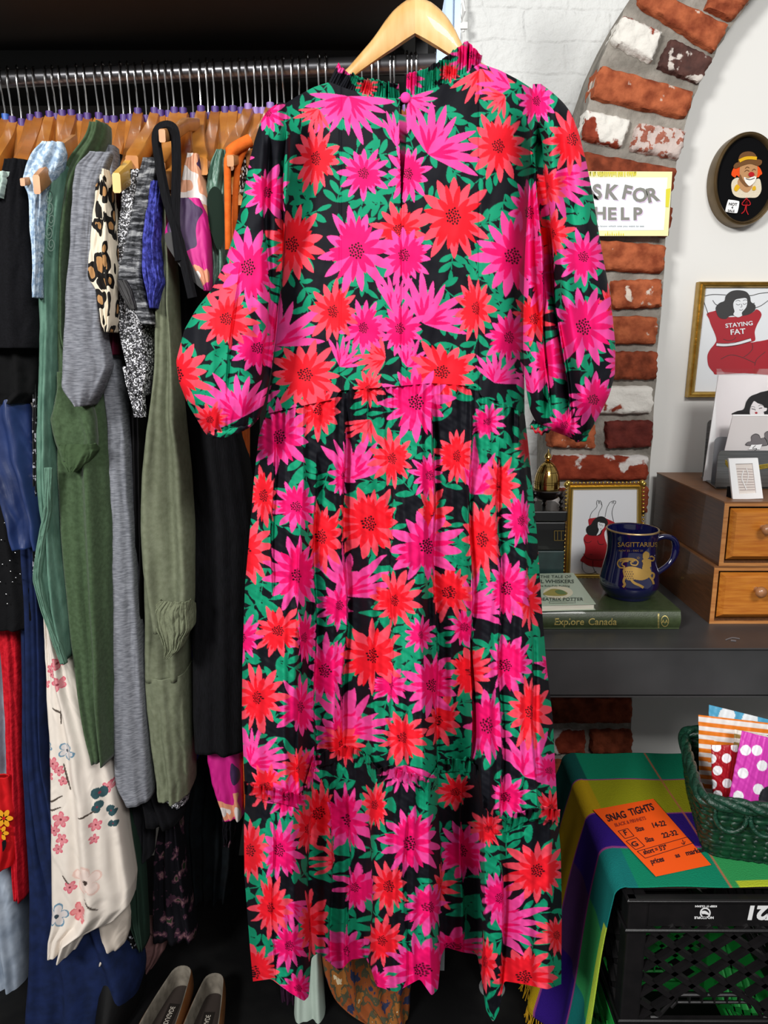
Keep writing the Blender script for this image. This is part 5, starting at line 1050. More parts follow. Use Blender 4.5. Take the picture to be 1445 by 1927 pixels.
cm = [M('felt_tan', '#b88a60', .9, bump=.6, bscale=400), M('felt_cream', '#d8ccb4', .95, bump=.8, bscale=300), M('felt_orange', '#e8501c', .9, bump=.9, bscale=300), M('felt_brown', '#6e4a2c', .9, bump=.5, bscale=300), M('felt_yellow', '#d8a820', .9, bump=.5, bscale=300), M('felt_red', '#b01c22', .8), M('felt_white', '#e8e4dc', .9), m_ink, M('jaw_brown', '#7a5434', .9, bump=.4, bscale=300)]
b = MB()
b.shape(Fv, [(1376, 352), (1378, 340), (1388, 334), (1400, 340), (1416, 340), (1428, 336), (1432, 346), (1432, 360), (1424, 371), (1410, 372), (1392, 372), (1380, 366)], 1, 1)
b.shape(Fv, [(1392, 335), (1416, 335), (1415, 352), (1406, 362), (1396, 358), (1388, 348)], 2, 0)
b.shape(Fv, [(1376, 328), (1382, 314), (1394, 308), (1398, 316), (1394, 334), (1386, 330), (1383, 334)], 2, 2); b.shape(Fv, [(1418, 312), (1428, 314), (1434, 326), (1430, 330), (1426, 334), (1418, 330)], 2, 2)
b.shape(Fv, [(1392, 316), (1398, 306), (1414, 304), (1424, 310), (1425, 328), (1420, 342), (1410, 351), (1400, 347), (1393, 336)], 3, 0)
b.shape(Fv, [(1393, 328), (1398, 338), (1404, 344), (1412, 349), (1404, 351), (1396, 344), (1391, 336)], 4, 8)
b.shape(Fv, [(1400, 333), (1408, 336), (1416, 332), (1423, 333), (1420, 342), (1411, 350), (1405, 346), (1401, 340)], 5, 6); b.stroke(Fv, [(1403, 336), (1411, 338), (1420, 335)], 1.2, 6, 7)
b.ell(Fv, 1414, 328, 5.6, 4.6, 7, 5)
for l in ([(1401, 323), (1405, 320), (1410, 322)], [(1415, 321), (1419, 318), (1422, 320)], [(1402, 317), (1406, 314), (1410, 316)]): b.stroke(Fv, l, 1.2, 5, 3)
b.shape(Fv, [(1380, 313), (1386, 306), (1400, 305), (1418, 300), (1432, 301), (1433, 308), (1426, 312), (1412, 308), (1396, 312), (1384, 317)], 5, 3)
b.shape(Fv, [(1390, 306), (1391, 294), (1398, 287), (1410, 285), (1420, 289), (1424, 300), (1408, 303)], 4, 3); b.stroke(Fv, [(1391, 303), (1402, 298), (1413, 297), (1424, 298)], 6, 6, 4)
b.shape(Fv, [(1381, 356), (1386, 347), (1392, 352), (1386, 360)], 3, 4); b.shape(Fv, [(1416, 352), (1421, 350), (1422, 357), (1416, 358)], 3, 4)
for l in ([(1406, 372), (1400, 378), (1396, 384), (1402, 386), (1407, 376), (1412, 384), (1406, 386), (1406, 374)], [(1404, 380), (1401, 396), (1395, 402)], [(1406, 380), (1404, 394), (1408, 404)]): b.stroke(Fv, l, 1.6, 4, 5)
b.build('embroidered_bust', cm, ov)
b = MB(); Fs = lambda x, y, l=0: P(x, y, YV-.006-.0004*l); b.prism([P(x, y, YV-.006) for x, y in smooth2([(1370, 377), (1374, 376), (1388, 378), (1391, 381), (1388, 398), (1384, 401), (1369, 399), (1365, 396)], True)], (0, .001, 0), 0)
b.text('NOT', Fs, 1371, 386, 5.2, 1, 2, ang=.08, bold=.03); b.text('4', Fs, 1376, 392.5, 4.8, 1, 2, ang=.08, bold=.03); b.text('SALE', Fs, 1369, 398.2, 4.4, 1, 2, ang=.1, bold=.03); b.build('sticker', [m_pw, m_ink], ov)

# ------------------------------------------------------------------ ask-for-help sign
sg = thing('sign', P(1185, 444, YA-.03), 'yellow-bordered ASK FOR HELP sign on the brick pillar', 'sign')
YS = YA-.026; b = MB(); slab(b, [(1088, 322), (1265, 323), (1257, 444), (1085, 444)], YS, .004, 0); Fs = FY(YS)
rg3 = random.Random(2)
b.shape(Fs, [(1096, 334), (1256, 334), (1249, 433), (1094, 434)], 1, 1, False)
for k in range(26):
    x = 1090+k*4.2+rg3.uniform(-1, 1); w_ = rg3.uniform(1.2, 3); b.shape(Fs, [(x, 323), (x+w_*2, 323), (x+w_+1, 323+rg3.uniform(6, 11)), (x+w_*.3, 323+rg3.uniform(5, 10))], 2, 2, False)
for k in range(9): x = 1138+k*4.2; b.shape(Fs, [(x, 443), (x+2.6, 443), (x+1.2, 443-rg3.uniform(4, 9))], 2, 2, False)
b.shape(Fs, [(1253, 356), (1262, 354), (1258, 390), (1252, 389)], 2, 2, False)
def wobble(txt, x, y, hh, mi, l, angs, adv, wx=1.2, dx=0, dy=0):
    for ch, a, (ax, ay) in zip(txt, angs, adv): b.text(ch, Fs, x+ax+dx, y+ay+dy, hh, mi, l, ang=a, wx=wx, bold=.035)
for dx, dy, mi, l in ((1.6, 1.6, 4, 3), (0, 0, 3, 4)):
    wobble('ASK', 0, 0, 27, mi, l, (-.2, -.1, .12), ((1100, 378), (1117, 374), (1137, 372)), dx=dx, dy=dy, wx=.95)
    wobble('FOR', 0, 0, 26, mi, l, (.22, .0, -.22), ((1169, 372), (1190, 379), (1219, 381)), dx=dx, dy=dy, wx=.98)
    wobble('HELP', 0, 0, 23, mi, l, (.0, .0, 0, 0), ((1117, 412), (1143, 413), (1167, 413), (1191, 413)), dx=dx, dy=dy, wx=1.05)
b.text('just let ya know which one you want to see', Fs, 1104, 427, 3.6, 5, 3, bold=.01, wx=1.22)
b.build('printed_sheet', [M('sign_cream', '#e8e3a8', .35, coat=.4), M('sign_white', '#e9eef2', .3, coat=.5), M('sign_yellow', '#d6cc00', .4), M('sign_grey', '#77766e', .4), M('sign_lilac', '#d8c0dc', .4), M('sign_text', '#9aa0a2', .4)], sg)

# ------------------------------------------------------------------ books
def bx(b, x0, x1, y0, y1, z0, z1, mi=0, bev=0): b.box((x0, y0, z0), (x1, y1, z1), mi, bev)
bk1 = thing('book', (.48, 1.66, DZ), 'large dark green hardback with gilt spine lettering, lying on the desk', 'book')
m_gb = M('green_cloth_binding', '#2f3a20', .42, hex2='#384427', vscale=80, bump=.25, bscale=500, coat=.2)
m_gilt = M('gilt', '#c6b26a', .35, .6); BZ = .900; YB = 1.546
b = MB(); x0, x1 = .31, .651
bx(b, x0, x1, YB+.006, 1.79, DZ+.001, DZ+.005); bx(b, x0, x1, YB+.006, 1.79, BZ-.004, BZ)
seg = 10; vs = []
for x in (x0, x1):
    for k in range(seg+1):
        t = k/seg; vs.append((x, YB+.008-.008*math.sin(math.pi*t), DZ+.001+(BZ-DZ-.001)*t))
b.add(vs, [[k, k+1, seg+2+k, seg+1+k] for k in range(seg)] + [list(range(seg+1)), list(range(seg+1, 2*seg+2))[::-1]])
b.build('binding', m_gb, bk1, smooth=True)
b = MB(); bx(b, x0+.005, x1-.005, YB+.008, 1.785, DZ+.005, BZ-.004); b.build('pages', M('book_pages', '#cfc8b4', .8), bk1)
def Fsp(x, y, l=0):
    p = P(x, y, YB); t = min(1, max(0, (p.z-DZ-.001)/(BZ-DZ-.001))); return P(x, y, YB+.008-.008*math.sin(math.pi*t)-.0006-.0002*l)
b = MB(); b.text('Explore', Fsp, 1042, 1176, 13, 0, 1, wx=1.0, bold=.012, shear=.1); b.text('Canada', Fsp, 1106, 1176, 13, 0, 1, wx=1.0, bold=.012, shear=.1)
b.ring(Fsp, 1251, 1169, 6.4, 7.4, 1, 0, ry=1.45); b.text('AA', Fsp, 1251, 1173, 7.5, 0, 1, wx=.9, align='CENTER')
for k in range(11): b.stroke(Fsp, [(1237.5, 1153+k*2.8), (1240.5, 1153+k*2.8)], 1.4, 1)
b.build('gilt_lettering', m_gilt, bk1)
bk2 = thing('book', (.38, 1.67, BZ), 'small pale green storybook lying on the large dark green book', 'book')
b = MB(); z2 = BZ+.0155; c1 = PZ(1121, 1136, z2); c2 = PZ(1079, 1078, z2); dd = (c2-c1); 
q = [c1, c2, c2-Vector((.165, .012, 0)), c1-Vector((.165, .012, 0))]
b.prism([Vector((p.x, p.y, z2-.0016)) for p in q], (0, 0, .0016)); b.prism([Vector((p.x, p.y, BZ+.0006)) for p in q], (0, 0, .0014)); b.build('cover', M('pale_green_board', '#aebda8', .5, coat=.2), bk2)
b = MB(); ins = Vector((-.003, .003, 0)); b.prism([Vector((p.x, p.y, BZ+.002))+ins*(1 if i in (0,) else .5) for i, p in enumerate(q)], (0, 0, .0118)); b.build('pages', M('book_pages_white', '#e2decf', .8, hex2='#cfc9b8', vscale=900, vstr=(.02, .02, 1)), bk2)
b = MB(); Fb = FZ(z2+.0003); m_dkgreen = M('dark_green_ink', '#3c4a40', .6)
b.text('THE TALE OF', Fb, 1075, 1087.5, 5.2, 0, 1, align='RIGHT', wx=1.25, bold=.01, spacing=1.1); b.text('SAMUEL WHISKERS', Fb, 1080, 1097, 6.6, 0, 1, align='RIGHT', wx=1.25, bold=.02)
b.text('or the Roly-Poly Pudding', Fb, 1072, 1104, 3.6, 0, 1, align='RIGHT', wx=1.3); b.ell(Fb, 1050, 1115, 28, 12, 1, 1)
b.shape(Fb, [(1022, 1118), (1030, 1112), (1040, 1108), (1056, 1110), (1068, 1116), (1060, 1121), (1036, 1121)], 2, 2); b.shape(Fb, [(1044, 1112), (1056, 1110), (1066, 1117), (1052, 1118)], 3, 3)
b.text('BEATRIX POTTER', Fb, 1097, 1130, 5.6, 0, 1, align='RIGHT', wx=1.3, bold=.02, spacing=1.05)
for l in ([(1034, 1131.5), (1082, 1130.5)], [(1034, 1135), (1083, 1134)], [(1034, 1131.5), (1034, 1135)], [(1082, 1130.5), (1083, 1134)]): b.stroke(Fb, l, .5, 1)
b.build('cover_print', [m_dkgreen, M('vignette_cream', '#d8d2b8', .6), M('ochre_ink', '#9a9048', .6), M('moss_ink', '#5e7848', .6)], bk2)

# ------------------------------------------------------------------ mug
mg = thing('mug', (P(1183, 1100, 1.655).x, 1.655, BZ), 'dark navy glazed mug with gilt SAGITTARIUS centaur, standing on the green book', 'mug')
mc = WL[mg.name]; Yq = 1.655; zt = P(1185, 996, Yq).z
def w2r(pxl, pxr, py): return (P(pxr, py, Yq-.01).x-P(pxl, py, Yq-.01).x)/2
H = zt-BZ
rows = [(0, 1140, 1224), (.02, 1138, 1226), (.05, 1137, 1228), (.09, 1132, 1234), (.18, 1127, 1241), (.28, 1127, 1240), (.42, 1130, 1236), (.58, 1135, 1231), (.72, 1138, 1230), (.86, 1138, 1233), (.95, 1136, 1236), (1, 1136, 1238)]
prof = [(w2r(a, c, 1135-140*t)*.955, BZ+.0005+H*t) for t, a, c in rows]
pf = [(0, BZ+.0005)] + prof; t_ = np.linspace(0, len(prof)-1, 60); pa = np.array(prof)
sm = [(float(np.interp(t, range(len(prof)), pa[:, 0])), float(np.interp(t, range(len(prof)), pa[:, 1]))) for t in t_]
arr = blur(np.array(sm), 4); sm = [tuple(r) for r in arr]
inner = [(r-.0035, z) for r, z in sm[::-1] if z > BZ+.008]
b = MB(); b.lathe((mc.x, mc.y), [(0, BZ+.0005)] + sm + [(sm[-1][0]-.0015, sm[-1][1]+.0018), (sm[-1][0]-.0035, sm[-1][1]+.0005)] + inner + [(0, BZ+.009)], seg=72)
navyg = M('navy_glaze', '#0b0e3c', .08, coat=1.0, spec=.6); b.build('body', navyg, mg, smooth=True)
b = MB(); rt, ztop = sm[-1]; b.lathe((mc.x, mc.y), [(rt+.0004, ztop-.001), (rt+.0004, ztop+.001), (rt-.001, ztop+.0024), (rt-.0026, ztop+.0022)], seg=72); b.build('gilt_rim', M('rim_gold', '#b89a6a', .3, .7), mg, smooth=True)
hp = [(1228, 1022), (1240, 1012), (1256, 1010), (1268, 1016), (1272, 1030), (1268, 1048), (1258, 1062), (1244, 1073), (1232, 1080)]
b = MB(); q = smooth2(hp); b.tube([P(x, y, Yq-.004) for x, y in q], [.0085]*len(q), seg=16, flat=.75); b.build('handle', navyg, mg, smooth=True)
zs_ = np.array([z for r, z in sm]); rs_ = np.array([r for r, z in sm])
def Fm(x, y, l=0):
    a, b_, c_ = ray(x, y); d = Vector((a, b_, c_)); o = Vector((0, 0, CAMZ)); t = (mc.y-.05)/b_
    for _ in range(8):
        p = o+d*t; r = float(np.interp(p.z, zs_, rs_))+.0006+.0002*l; A = d.x**2+d.y**2; B = 2*(d.x*(o.x-mc.x)+d.y*(o.y-mc.y)); C = (o.x-mc.x)**2+(o.y-mc.y)**2-r*r; D_ = B*B-4*A*C
        if D_ < 0: t = -B/2/A; break
        t = (-B-math.sqrt(D_))/2/A
    return o+d*t
m_mg = M('mug_gold', '#b8924c', .35, .55)
b = MB(); b.text('SAGITTARIUS', Fm, 1162, 1029, 9, 0, 1, wx=1.0, bold=.01); b.text('NOV 22 - DEC 21', Fm, 1164, 1038, 3.4, 0, 1, wx=1.3)
K = lambda pts: [(1000+x*.2076, 830+y*.2076) for x, y in pts]
b.fill(Fm, K([(830, 1165), (870, 1140), (930, 1140), (1000, 1160), (1030, 1175), (1070, 1170), (1090, 1200), (1060, 1240), (1000, 1262), (930, 1255), (880, 1262), (845, 1240), (832, 1205)]), 1)
b.fill(Fm, K([(1005, 1165), (1010, 1110), (1000, 1085), (1025, 1070), (1075, 1075), (1085, 1110), (1075, 1150), (1085, 1185), (1050, 1200)]), 1)
b.fill(Fm, K([(1010, 1060), (1012, 1020), (1035, 1000), (1062, 1012), (1070, 1040), (1055, 1068), (1030, 1078)]), 1)
b.stroke(Fm, K([(1060, 1075), (1100, 1085), (1112, 1060), (1090, 1045), (1075, 1050)]), 2.6, 1)
b.stroke(Fm, K([(1030, 1110), (1050, 1140), (1085, 1130)]), 2.4, 1)
for l, w in (([(850, 1225), (835, 1270), (845, 1300), (828, 1325)], 4.6), ([(895, 1245), (930, 1285), (985, 1310), (1015, 1330)], 4.6), ([(1060, 1215), (1085, 1245), (1100, 1270), (1108, 1298)], 4), ([(1070, 1190), (1105, 1200), (1110, 1225), (1098, 1250)], 3.6)): b.stroke(Fm, K(l), w, 1)
for l in ([(850, 1150), (800, 1145), (780, 1110), (800, 1075), (860, 1065), (930, 1070), (965, 1095), (950, 1125), (910, 1120), (900, 1098), (925, 1095)], [(848, 1140), (820, 1120), (835, 1095), (880, 1090)], [(800, 1090), (870, 1078), (940, 1085)]): b.stroke(Fm, K(l), 2.6, 1)
for k in range(5): a = k*1.2566; b.shape(Fm, [(1201+4*math.cos(a), 1050+4*math.sin(a)), (1201+1.2*math.cos(a+.5), 1050+1.2*math.sin(a+.5)), (1201+1.2*math.cos(a-.5), 1050+1.2*math.sin(a-.5))], 1, 0, False)
for i in range(4):
    for j in range(4): b.ell(Fm, 1176.5+j*4.2+(i % 2)*2, 1076+i*4.2, .8, 1.1, 3, 1, n=8)
b.build('gilt_decoration', [m_mg, navyg], mg)

# ------------------------------------------------------------------ beaded frame print on desk
YR = 1.885; bf = thing('framed_print', P(1135, 1085, YR), 'beaded gold frame with a woman in red raising her arms, standing behind the mug', 'picture')
O = [(1069, 912), (1208, 911), (1206, 1088), (1063, 1088)]; I = [(1079, 922), (1199, 921), (1198, 1080), (1073, 1080)]
b = MB(); mould(b, O, I, YR, YR+.016); 
fr_ = b.build('frame', M('bright_gold', '#cfae58', .28, .85, bump=.2, bscale=200), bf)
b = MB()
for k in range(4):
    a, c = O[k], O[(k+1) % 4]; n = int(math.hypot(c[0]-a[0], c[1]-a[1])/7.2)
    for i in range(n+1):
        x, y = a[0]+(c[0]-a[0])*i/n, a[1]+(c[1]-a[1])*i/n; b.ball(P(x+(-3 if k == 3 else 3 if k == 1 else 0), y+(-3 if k == 0 else 0), YR-.001), .0034 if i not in (0, n) else .0075, n=6)
b.build('beading', MATS['bright_gold'], fr_, smooth=True)
b = MB(); slab(b, [(1076, 921), (1201, 920), (1200, 1084), (1071, 1084)], YR+.006, .002, 0); Ff = FY(YR+.0055); K = lambda pts: [(1000+x*.2076, 830+y*.2076) for x, y in pts]
for l in ([(528, 702), (545, 650), (590, 600), (592, 570)], [(604, 685), (615, 640), (640, 590), (632, 560)], [(668, 688), (680, 620), (700, 575), (712, 555)], [(745, 730), (730, 650), (745, 590), (760, 560)], [(590, 572), (592, 545), (602, 538), (612, 545), (622, 540), (636, 560), (632, 580)], [(708, 560), (722, 550), (735, 545), (752, 542), (765, 548), (760, 568)], [(604, 550), (612, 568)], [(614, 546), (622, 566)], [(734, 550), (732, 566)], [(746, 546), (744, 566)]): b.stroke(Ff, K(l), .8, 1, 1)
b.shape(Ff, K([(518, 708), (560, 698), (640, 690), (700, 712), (750, 735), (748, 745), (690, 790), (660, 850), (700, 1000), (700, 1140), (600, 1142), (520, 1130), (470, 1100), (443, 1080), (480, 1020), (488, 960), (472, 890), (490, 850), (530, 830), (520, 760)]), 1, 2)
b.shape(Ff, K([(510, 845), (495, 810), (505, 775), (540, 755), (560, 720), (600, 688), (650, 685), (685, 715), (690, 755), (650, 790), (625, 850), (570, 858), (530, 855)]), 2, 1)
b.shape(Ff, K([(604, 735), (640, 742), (665, 750), (658, 785), (632, 812), (618, 840), (590, 856), (605, 825), (610, 800), (602, 780)]), 3, 0)
for l in ([(612, 755), (628, 762), (640, 758)], [(640, 770), (650, 766)], [(622, 794), (634, 796)], [(612, 742), (634, 738)]): b.stroke(Ff, K(l), .8, 4, 1)
for l in ([(478, 890), (490, 915), (520, 920), (545, 905)], [(600, 900), (610, 930), (640, 938), (658, 930)], [(470, 1020), (500, 1060), (560, 1075), (620, 1078), (660, 1070)], [(462, 1090), (460, 1150), (490, 1195), (550, 1200), (590, 1180)], [(556, 1140), (575, 1180), (606, 1210)], [(530, 1025), (542, 1030), (552, 1024)], [(556, 1082), (558, 1140)]): b.stroke(Ff, K(l), .8, 3, 1)
b.build('print', [M('glossy_white', '#e6e7ea', .4, coat=.4), m_ink, M('red_print', '#a8101e', .5)], bf)

# ------------------------------------------------------------------ gold dome ornament and dark boxes
YG = 1.84; bx2 = thing('wooden_box', P(1020, 1080, 1.86), 'black lacquered box with a brass clasp behind the storybook', 'box')
xa = P(940, 1000, 1.80).x; xb = P(1064, 1000, 1.80).x; z1 = P(1030, 962, 1.80).z; z0 = P(1030, 1036, 1.80).z
b = MB(); b.box((xa, 1.80, z0), (xb, 1.93, z1-.028), bev=.003); b.build('body', M('black_lacquer', '#0b0b0c', .35, coat=.3), bx2)
b = MB(); b.box((xa-.002, 1.798, z1-.026), (xb+.002, 1.932, z1), bev=.003); b.build('lid', MATS['black_lacquer'], bx2)
b = MB(); Ff = FY(1.7975)
for l in ([(1043, 999), (1062, 999)], [(1043, 1017), (1062, 1017)], [(1043, 999), (1043, 1017)], [(1056, 999), (1056, 1017)], [(1049, 999), (1049, 1017)]): b.stroke(Ff, l, 1.2, 1)
b.build('brass_clasp', M('brass', '#a88e52', .3, .9), bx2)
b = MB(); b.box((xa, 1.80, DZ+.001), (xb+.001, 1.94, z0-.001), bev=.003); b.build('storage_box', M('teal_black_box', '#1c3030', .4, hex2='#233a39', vscale=40, coat=.2), label='dark teal box under the black lacquered box on the desk', cat='box')
dm = thing('dome_ornament', P(1024, 960, YG), 'shiny gold domed ornament on a dark turned wooden stand', 'ornament')
c = P(1022, 900, YG); zb2 = P(1022, 919, YG).z; R_ = (P(1053, 900, YG).x-P(1016, 900, YG).x)*.5*1.28; c.x = P(1015, 900, YG).x; c.x = P(1053, 900, YG).x-R_
ztp = P(1017, 868, YG).z; hh = ztp-zb2
b = MB(); prof = [(R_*1.0, zb2)] + [(R_*math.cos(a), zb2+hh*.08+hh*.92*math.sin(a)) for a in np.linspace(.0, 1.45, 18)]
fin = P(1017, 845, YG).z-ztp; prof += [(R_*.13, ztp), (R_*.3, ztp+fin*.08), (R_*.1, ztp+fin*.15), (R_*.3, ztp+fin*.3), (R_*.26, ztp+fin*.5), (R_*.08, ztp+fin*.72), (0, ztp+fin)]
b.lathe((c.x, c.y), prof, seg=48); dmo = b.build('dome', M('polished_gold', '#c2a35c', .14, 1.0), dm, smooth=True)
b = MB()
for k in range(12):
    a = 2*math.pi*k/12+.2; b.tube([(c.x+(R_+.0004)*math.cos(t)*math.cos(a), c.y+(R_+.0004)*math.cos(t)*math.sin(a), zb2+hh*.08+hh*.92*math.sin(t)) for t in np.linspace(.02, 1.42, 10)], .0006, seg=5)
for t in (.12, .2, .62, .95): b.tube([(c.x+(R_+.0004)*math.cos(t)*math.cos(a), c.y+(R_+.0004)*math.cos(t)*math.sin(a), zb2+hh*.08+hh*.92*math.sin(t)) for a in np.linspace(0, 2*math.pi, 40)], .0006, seg=5)
b.build('engraved_lines', M('tarnished_line', '#4a3814', .4, .8), dmo)
b = MB(); zs3 = P(1022, 935, YG).z; b.lathe((c.x, c.y), [(0, zb2-.001), (R_*1.32, zb2-.001), (R_*1.4, zb2-.004), (R_*1.25, zb2-.008), (R_*.95, zs3), (R_*.6, zs3-.006), (0, zs3-.006)], seg=40)
b.build('stand_top', M('ebony', '#17100e', .25, coat=.5), dm, smooth=True)
zl = z1+.0005; zt4 = zb2-.004; hL = zt4-zl
for (dx, dy) in ((1.15, -.5), (-1.15, -.5), (0, 1.1)):
    b = MB(); b.lathe((c.x+R_*dx, c.y+R_*dy*.6), [(.0035, zl), (.0065, zl+hL*.1), (.003, zl+hL*.2), (.0068, zl+hL*.35), (.003, zl+hL*.5), (.0085, zl+hL*.7), (.003, zl+hL*.86), (.007, zt4)], seg=16); b.build('turned_leg', MATS['ebony'], dm, smooth=True)

# ------------------------------------------------------------------ milk crates, cloth, basket
CZ = .520; CX, CYF = .430, 1.135; CWD, CD, CH_ = .335, .335, .275
def crate(x0, y0, z0, mat, label, writing=False, CH_=CH_):
    t = thing('milk_crate', (x0+CWD/2, y0+CD/2, z0), label, 'crate'); x1, y1, z1 = x0+CWD, y0+CD, z0+CH_
    b = MB(); pw = .036
    for (px_, py_) in ((x0, y0), (x1-pw, y0), (x0, y1-pw), (x1-pw, y1-pw)): b.box((px_, py_, z0), (px_+pw, py_+pw, z1-.004), bev=.004)
    for z in (z0, z1-.060):      # bands
        h_ = .02 if z == z0 else .056
        b.box((x0+.004, y0+.004, z), (x1-.004, y0+.010, z+h_)); b.box((x0+.004, y1-.010, z), (x1-.004, y1-.004, z+h_)); b.box((x0+.004, y0+.01, z), (x0+.010, y1-.01, z+h_)); b.box((x1-.010, y0+.01, z), (x1-.004, y1-.01, z+h_))
    for z in (z1-.004, z1-.064, z0+.02, z0):
        r_ = .004; e = .002
        b.tube([(x0-e, y0-e, z), (x1+e, y0-e, z), (x1+e, y1+e, z), (x0-e, y1+e, z)], r_, seg=6, closed=True)
    b.box((x0-.002, y0-.004, z1-.004), (x1+.002, y0+.012, z1), bev=.0015)
    b.box((x0-.002, y1-.012, z1-.004), (x1+.002, y1+.004, z1)); b.box((x0-.002, y0, z1-.004), (x0+.012, y1, z1)); b.box((x1-.012, y0, z1-.004), (x1+.002, y1, z1))
    b.build('body', mat, t)
    def lattice(P0, U, name='lattice_wall'):
        b = MB(); W_ = CWD-2*pw+.01; z_lo, z_hi = z0+.02, z1-.06; Hh = z_hi-z_lo; Nrm = Vector((U.y, -U.x, 0))
        sp = .066
        def seg(a, c):
            a3 = P0+U*a[0]+Vector((0, 0, a[1])); c3 = P0+U*c[0]+Vector((0, 0, c[1])); d = (c3-a3).normalized(); n_ = d.cross(Nrm).normalized()*.0045; dd = Nrm*.006
            b.add([a3-n_-dd, a3+n_-dd, c3+n_-dd, c3-n_-dd, a3-n_+dd, a3+n_+dd, c3+n_+dd, c3-n_+dd], [(0, 1, 2, 3), (4, 5, 6, 7), (0, 1, 5, 4), (1, 2, 6, 5), (2, 3, 7, 6), (3, 0, 4, 7)])
        def hand(u): # lower edge lifted over the hand hole
            m = W_/2; return .048 if abs(u-m) < .065 else (.048*max(0, 1-(abs(u-m)-.065)/.03) if abs(u-m) < .095 else 0)
        k = -Hh
        tn = .78
        while k < W_+Hh/tn:
            for sgn in (1, -1):
                pts = []
                for s in np.linspace(0, Hh, 40):
                    u = k + s/tn if sgn > 0 else k + (Hh-s)/tn
                    if 0 <= u <= W_ and s >= hand(u): pts.append((u, s))
                if len(pts) > 3: seg(pts[0], pts[-1])
            k += sp
        top_ = [(u, max(hand(u), .0)) for u in np.linspace(W_/2-.11, W_/2+.11, 30)]
        b.tube([P0+U*u+Vector((0, 0, s)) for u, s in top_], .004, seg=8)
        b.tube([P0+U*u+Vector((0, 0, s-.016)) for u, s in top_ if s > .03], .003, seg=8)
        for u, s in top_[6:-6:3]: b.box(P0+U*u+Vector((0, 0, s-.016))-Vector((.0015, .004, 0)), P0+U*u+Vector((0, 0, s))+Vector((.0015, .004, 0)))
        b.build(name, mat, t)
    lattice(Vector((x0+pw-.005, y0+.007, z0+.02)), Vector((1, 0, 0))); lattice(Vector((x0+pw-.005, y1-.007, z0+.02)), Vector((1, 0, 0)))
    lattice(Vector((x0+.007, y0+pw-.005, z0+.02)), Vector((0, 1, 0))); lattice(Vector((x1-.007, y0+pw-.005, z0+.02)), Vector((0, 1, 0)))
    if writing:
        b = MB(); Fc = FY(y0+.0035)
        b.text('B/21', Fc, 1481, 1706, 25, 0, 1, flip=True, bold=.05, shear=.18, wx=1.18); b.build('printed_number', M('white_print', '#d8d8d8', .6), t); b = MB()
        b.ring(Fc, 1327, 1718, 7.6, 10.2, 1, 0); b.shape(Fc, [(1320, 1715), (1327, 1714), (1333, 1718), (1334, 1722), (1326, 1720), (1321, 1720)], 1, 0); 
        b.text('NO PEOPLE', Fc, 1343, 1725, 4.2, 0, 1, flip=True, bold=.05, wx=1.2); b.text('KEEP IT CLEAN', Fc, 1349, 1704, 3.4, 0, 1, flip=True, bold=.05, wx=1.3)
        b.build('recycling_mark', M('white_print', '#d8d8d8', .6), t)
    return t
mb_ = M('black_plastic', '#100f10', .38, hex2='#161415', vscale=30, bump=.08, bscale=200); mg_ = M('green_plastic', '#22a544', .45)
crate(CX, CYF, CZ-CH_-.004, mb_, 'black plastic milk crate with lattice sides and white printed marks, bottom right', True)
crate(CX+.0, CYF, .001, mg_, 'green plastic milk crate on the floor, directly under the black crate', CH_=CZ-CH_-.006)
b = MB(); b.box((CX, CYF+.02, CZ+.0005), (1.34, 1.60, CZ+.0045)); b.build('board', M('hidden_board', '#2a211b', .8), label='thin board laid over the black crate under the woven cloth', cat='board')
# woven plaid cloth: top sheet then down over the left side
TZ = CZ+.007
nr_, nc_ = 240, 420
def cloth_point(a, s):      # a: 0 front .. 1 back ; s: distance from right end; bends down at the left edge
    yf, yb = 1.150, 1.600; Ly = yb-yf; X_R = 1.35; XL = .430 + .012*a; top = X_R-XL; rb = .022
    y = yf + Ly*a
    if s < top: return (X_R-s, y, TZ + .0012*math.sin(s*40+a*9))
    q = s-top; arc = rb*math.pi/2
    if q < arc: th = q/rb; return (XL-rb*math.sin(th), y, TZ-rb+rb*math.cos(th))
    q -= arc; f = min(1, q/.45)
    spread = .5+.0*a
    x = XL-rb - f*(.035+.085*a) - .012*f*math.sin(a*13+.6) - .010*f*math.sin(a*26+1); 
    return (x, y + f*(.06*(.5-a)*-0.4) - .05*f*(a) + .006*math.sin(q*16), TZ-rb-q*.985)
V = []; C = []; S_top = 1.35-.43
cDG, cG, cT, cY, cYG, cPU, cVI, cOR, cLG = [np.array(lin(h)) for h in ('#0b4a44', '#0a7a5a', '#0e6a66', '#a88a10', '#8c8c14', '#2c1270', '#4a2a5c', '#c8661c', '#2c8a4c')]
rowsS = np.linspace(0, S_top+.034+.46, nc_)
for i in range(nr_):
    a = i/(nr_-1)
    for s in rowsS:
        V.append(cloth_point(a, s)); u = s-S_top          # u<0 top, >0 hanging side
        blk = 0 if u < -.36 else (1 if u < -.185 else (2 if u < -.02+.0 else (3 if u < .12 else (4 if u < .30 else 5))))
        if a < .24: c = [cLG, cLG, cG, cT, cLG, cT][blk]
        elif a < .48: c = [cPU, cPU, cPU, cPU, cVI, cPU][blk]
        elif a < .757: c = [cYG, cYG, cYG, cY, cY, cY][blk]
        else: c = [cLG, cG, cG, cDG, cG, cDG][blk]
        if a < .035 and u < -.2: c = np.array(lin('#a8b42c'))
        if a < .03 and .1 < u < .4: c = np.array(lin('#9cb43a'))
        if abs(a-.24) < .006 or abs(a-.48) < .004 or abs(a-.757) < .004: c = np.array(lin('#8a3a7a'))
        if abs(u+.185) < .0018: c = cOR*.6+np.array(lin('#8a5a6a'))*.4
        C.append(c)
V = np.array(V); C = np.array(C)
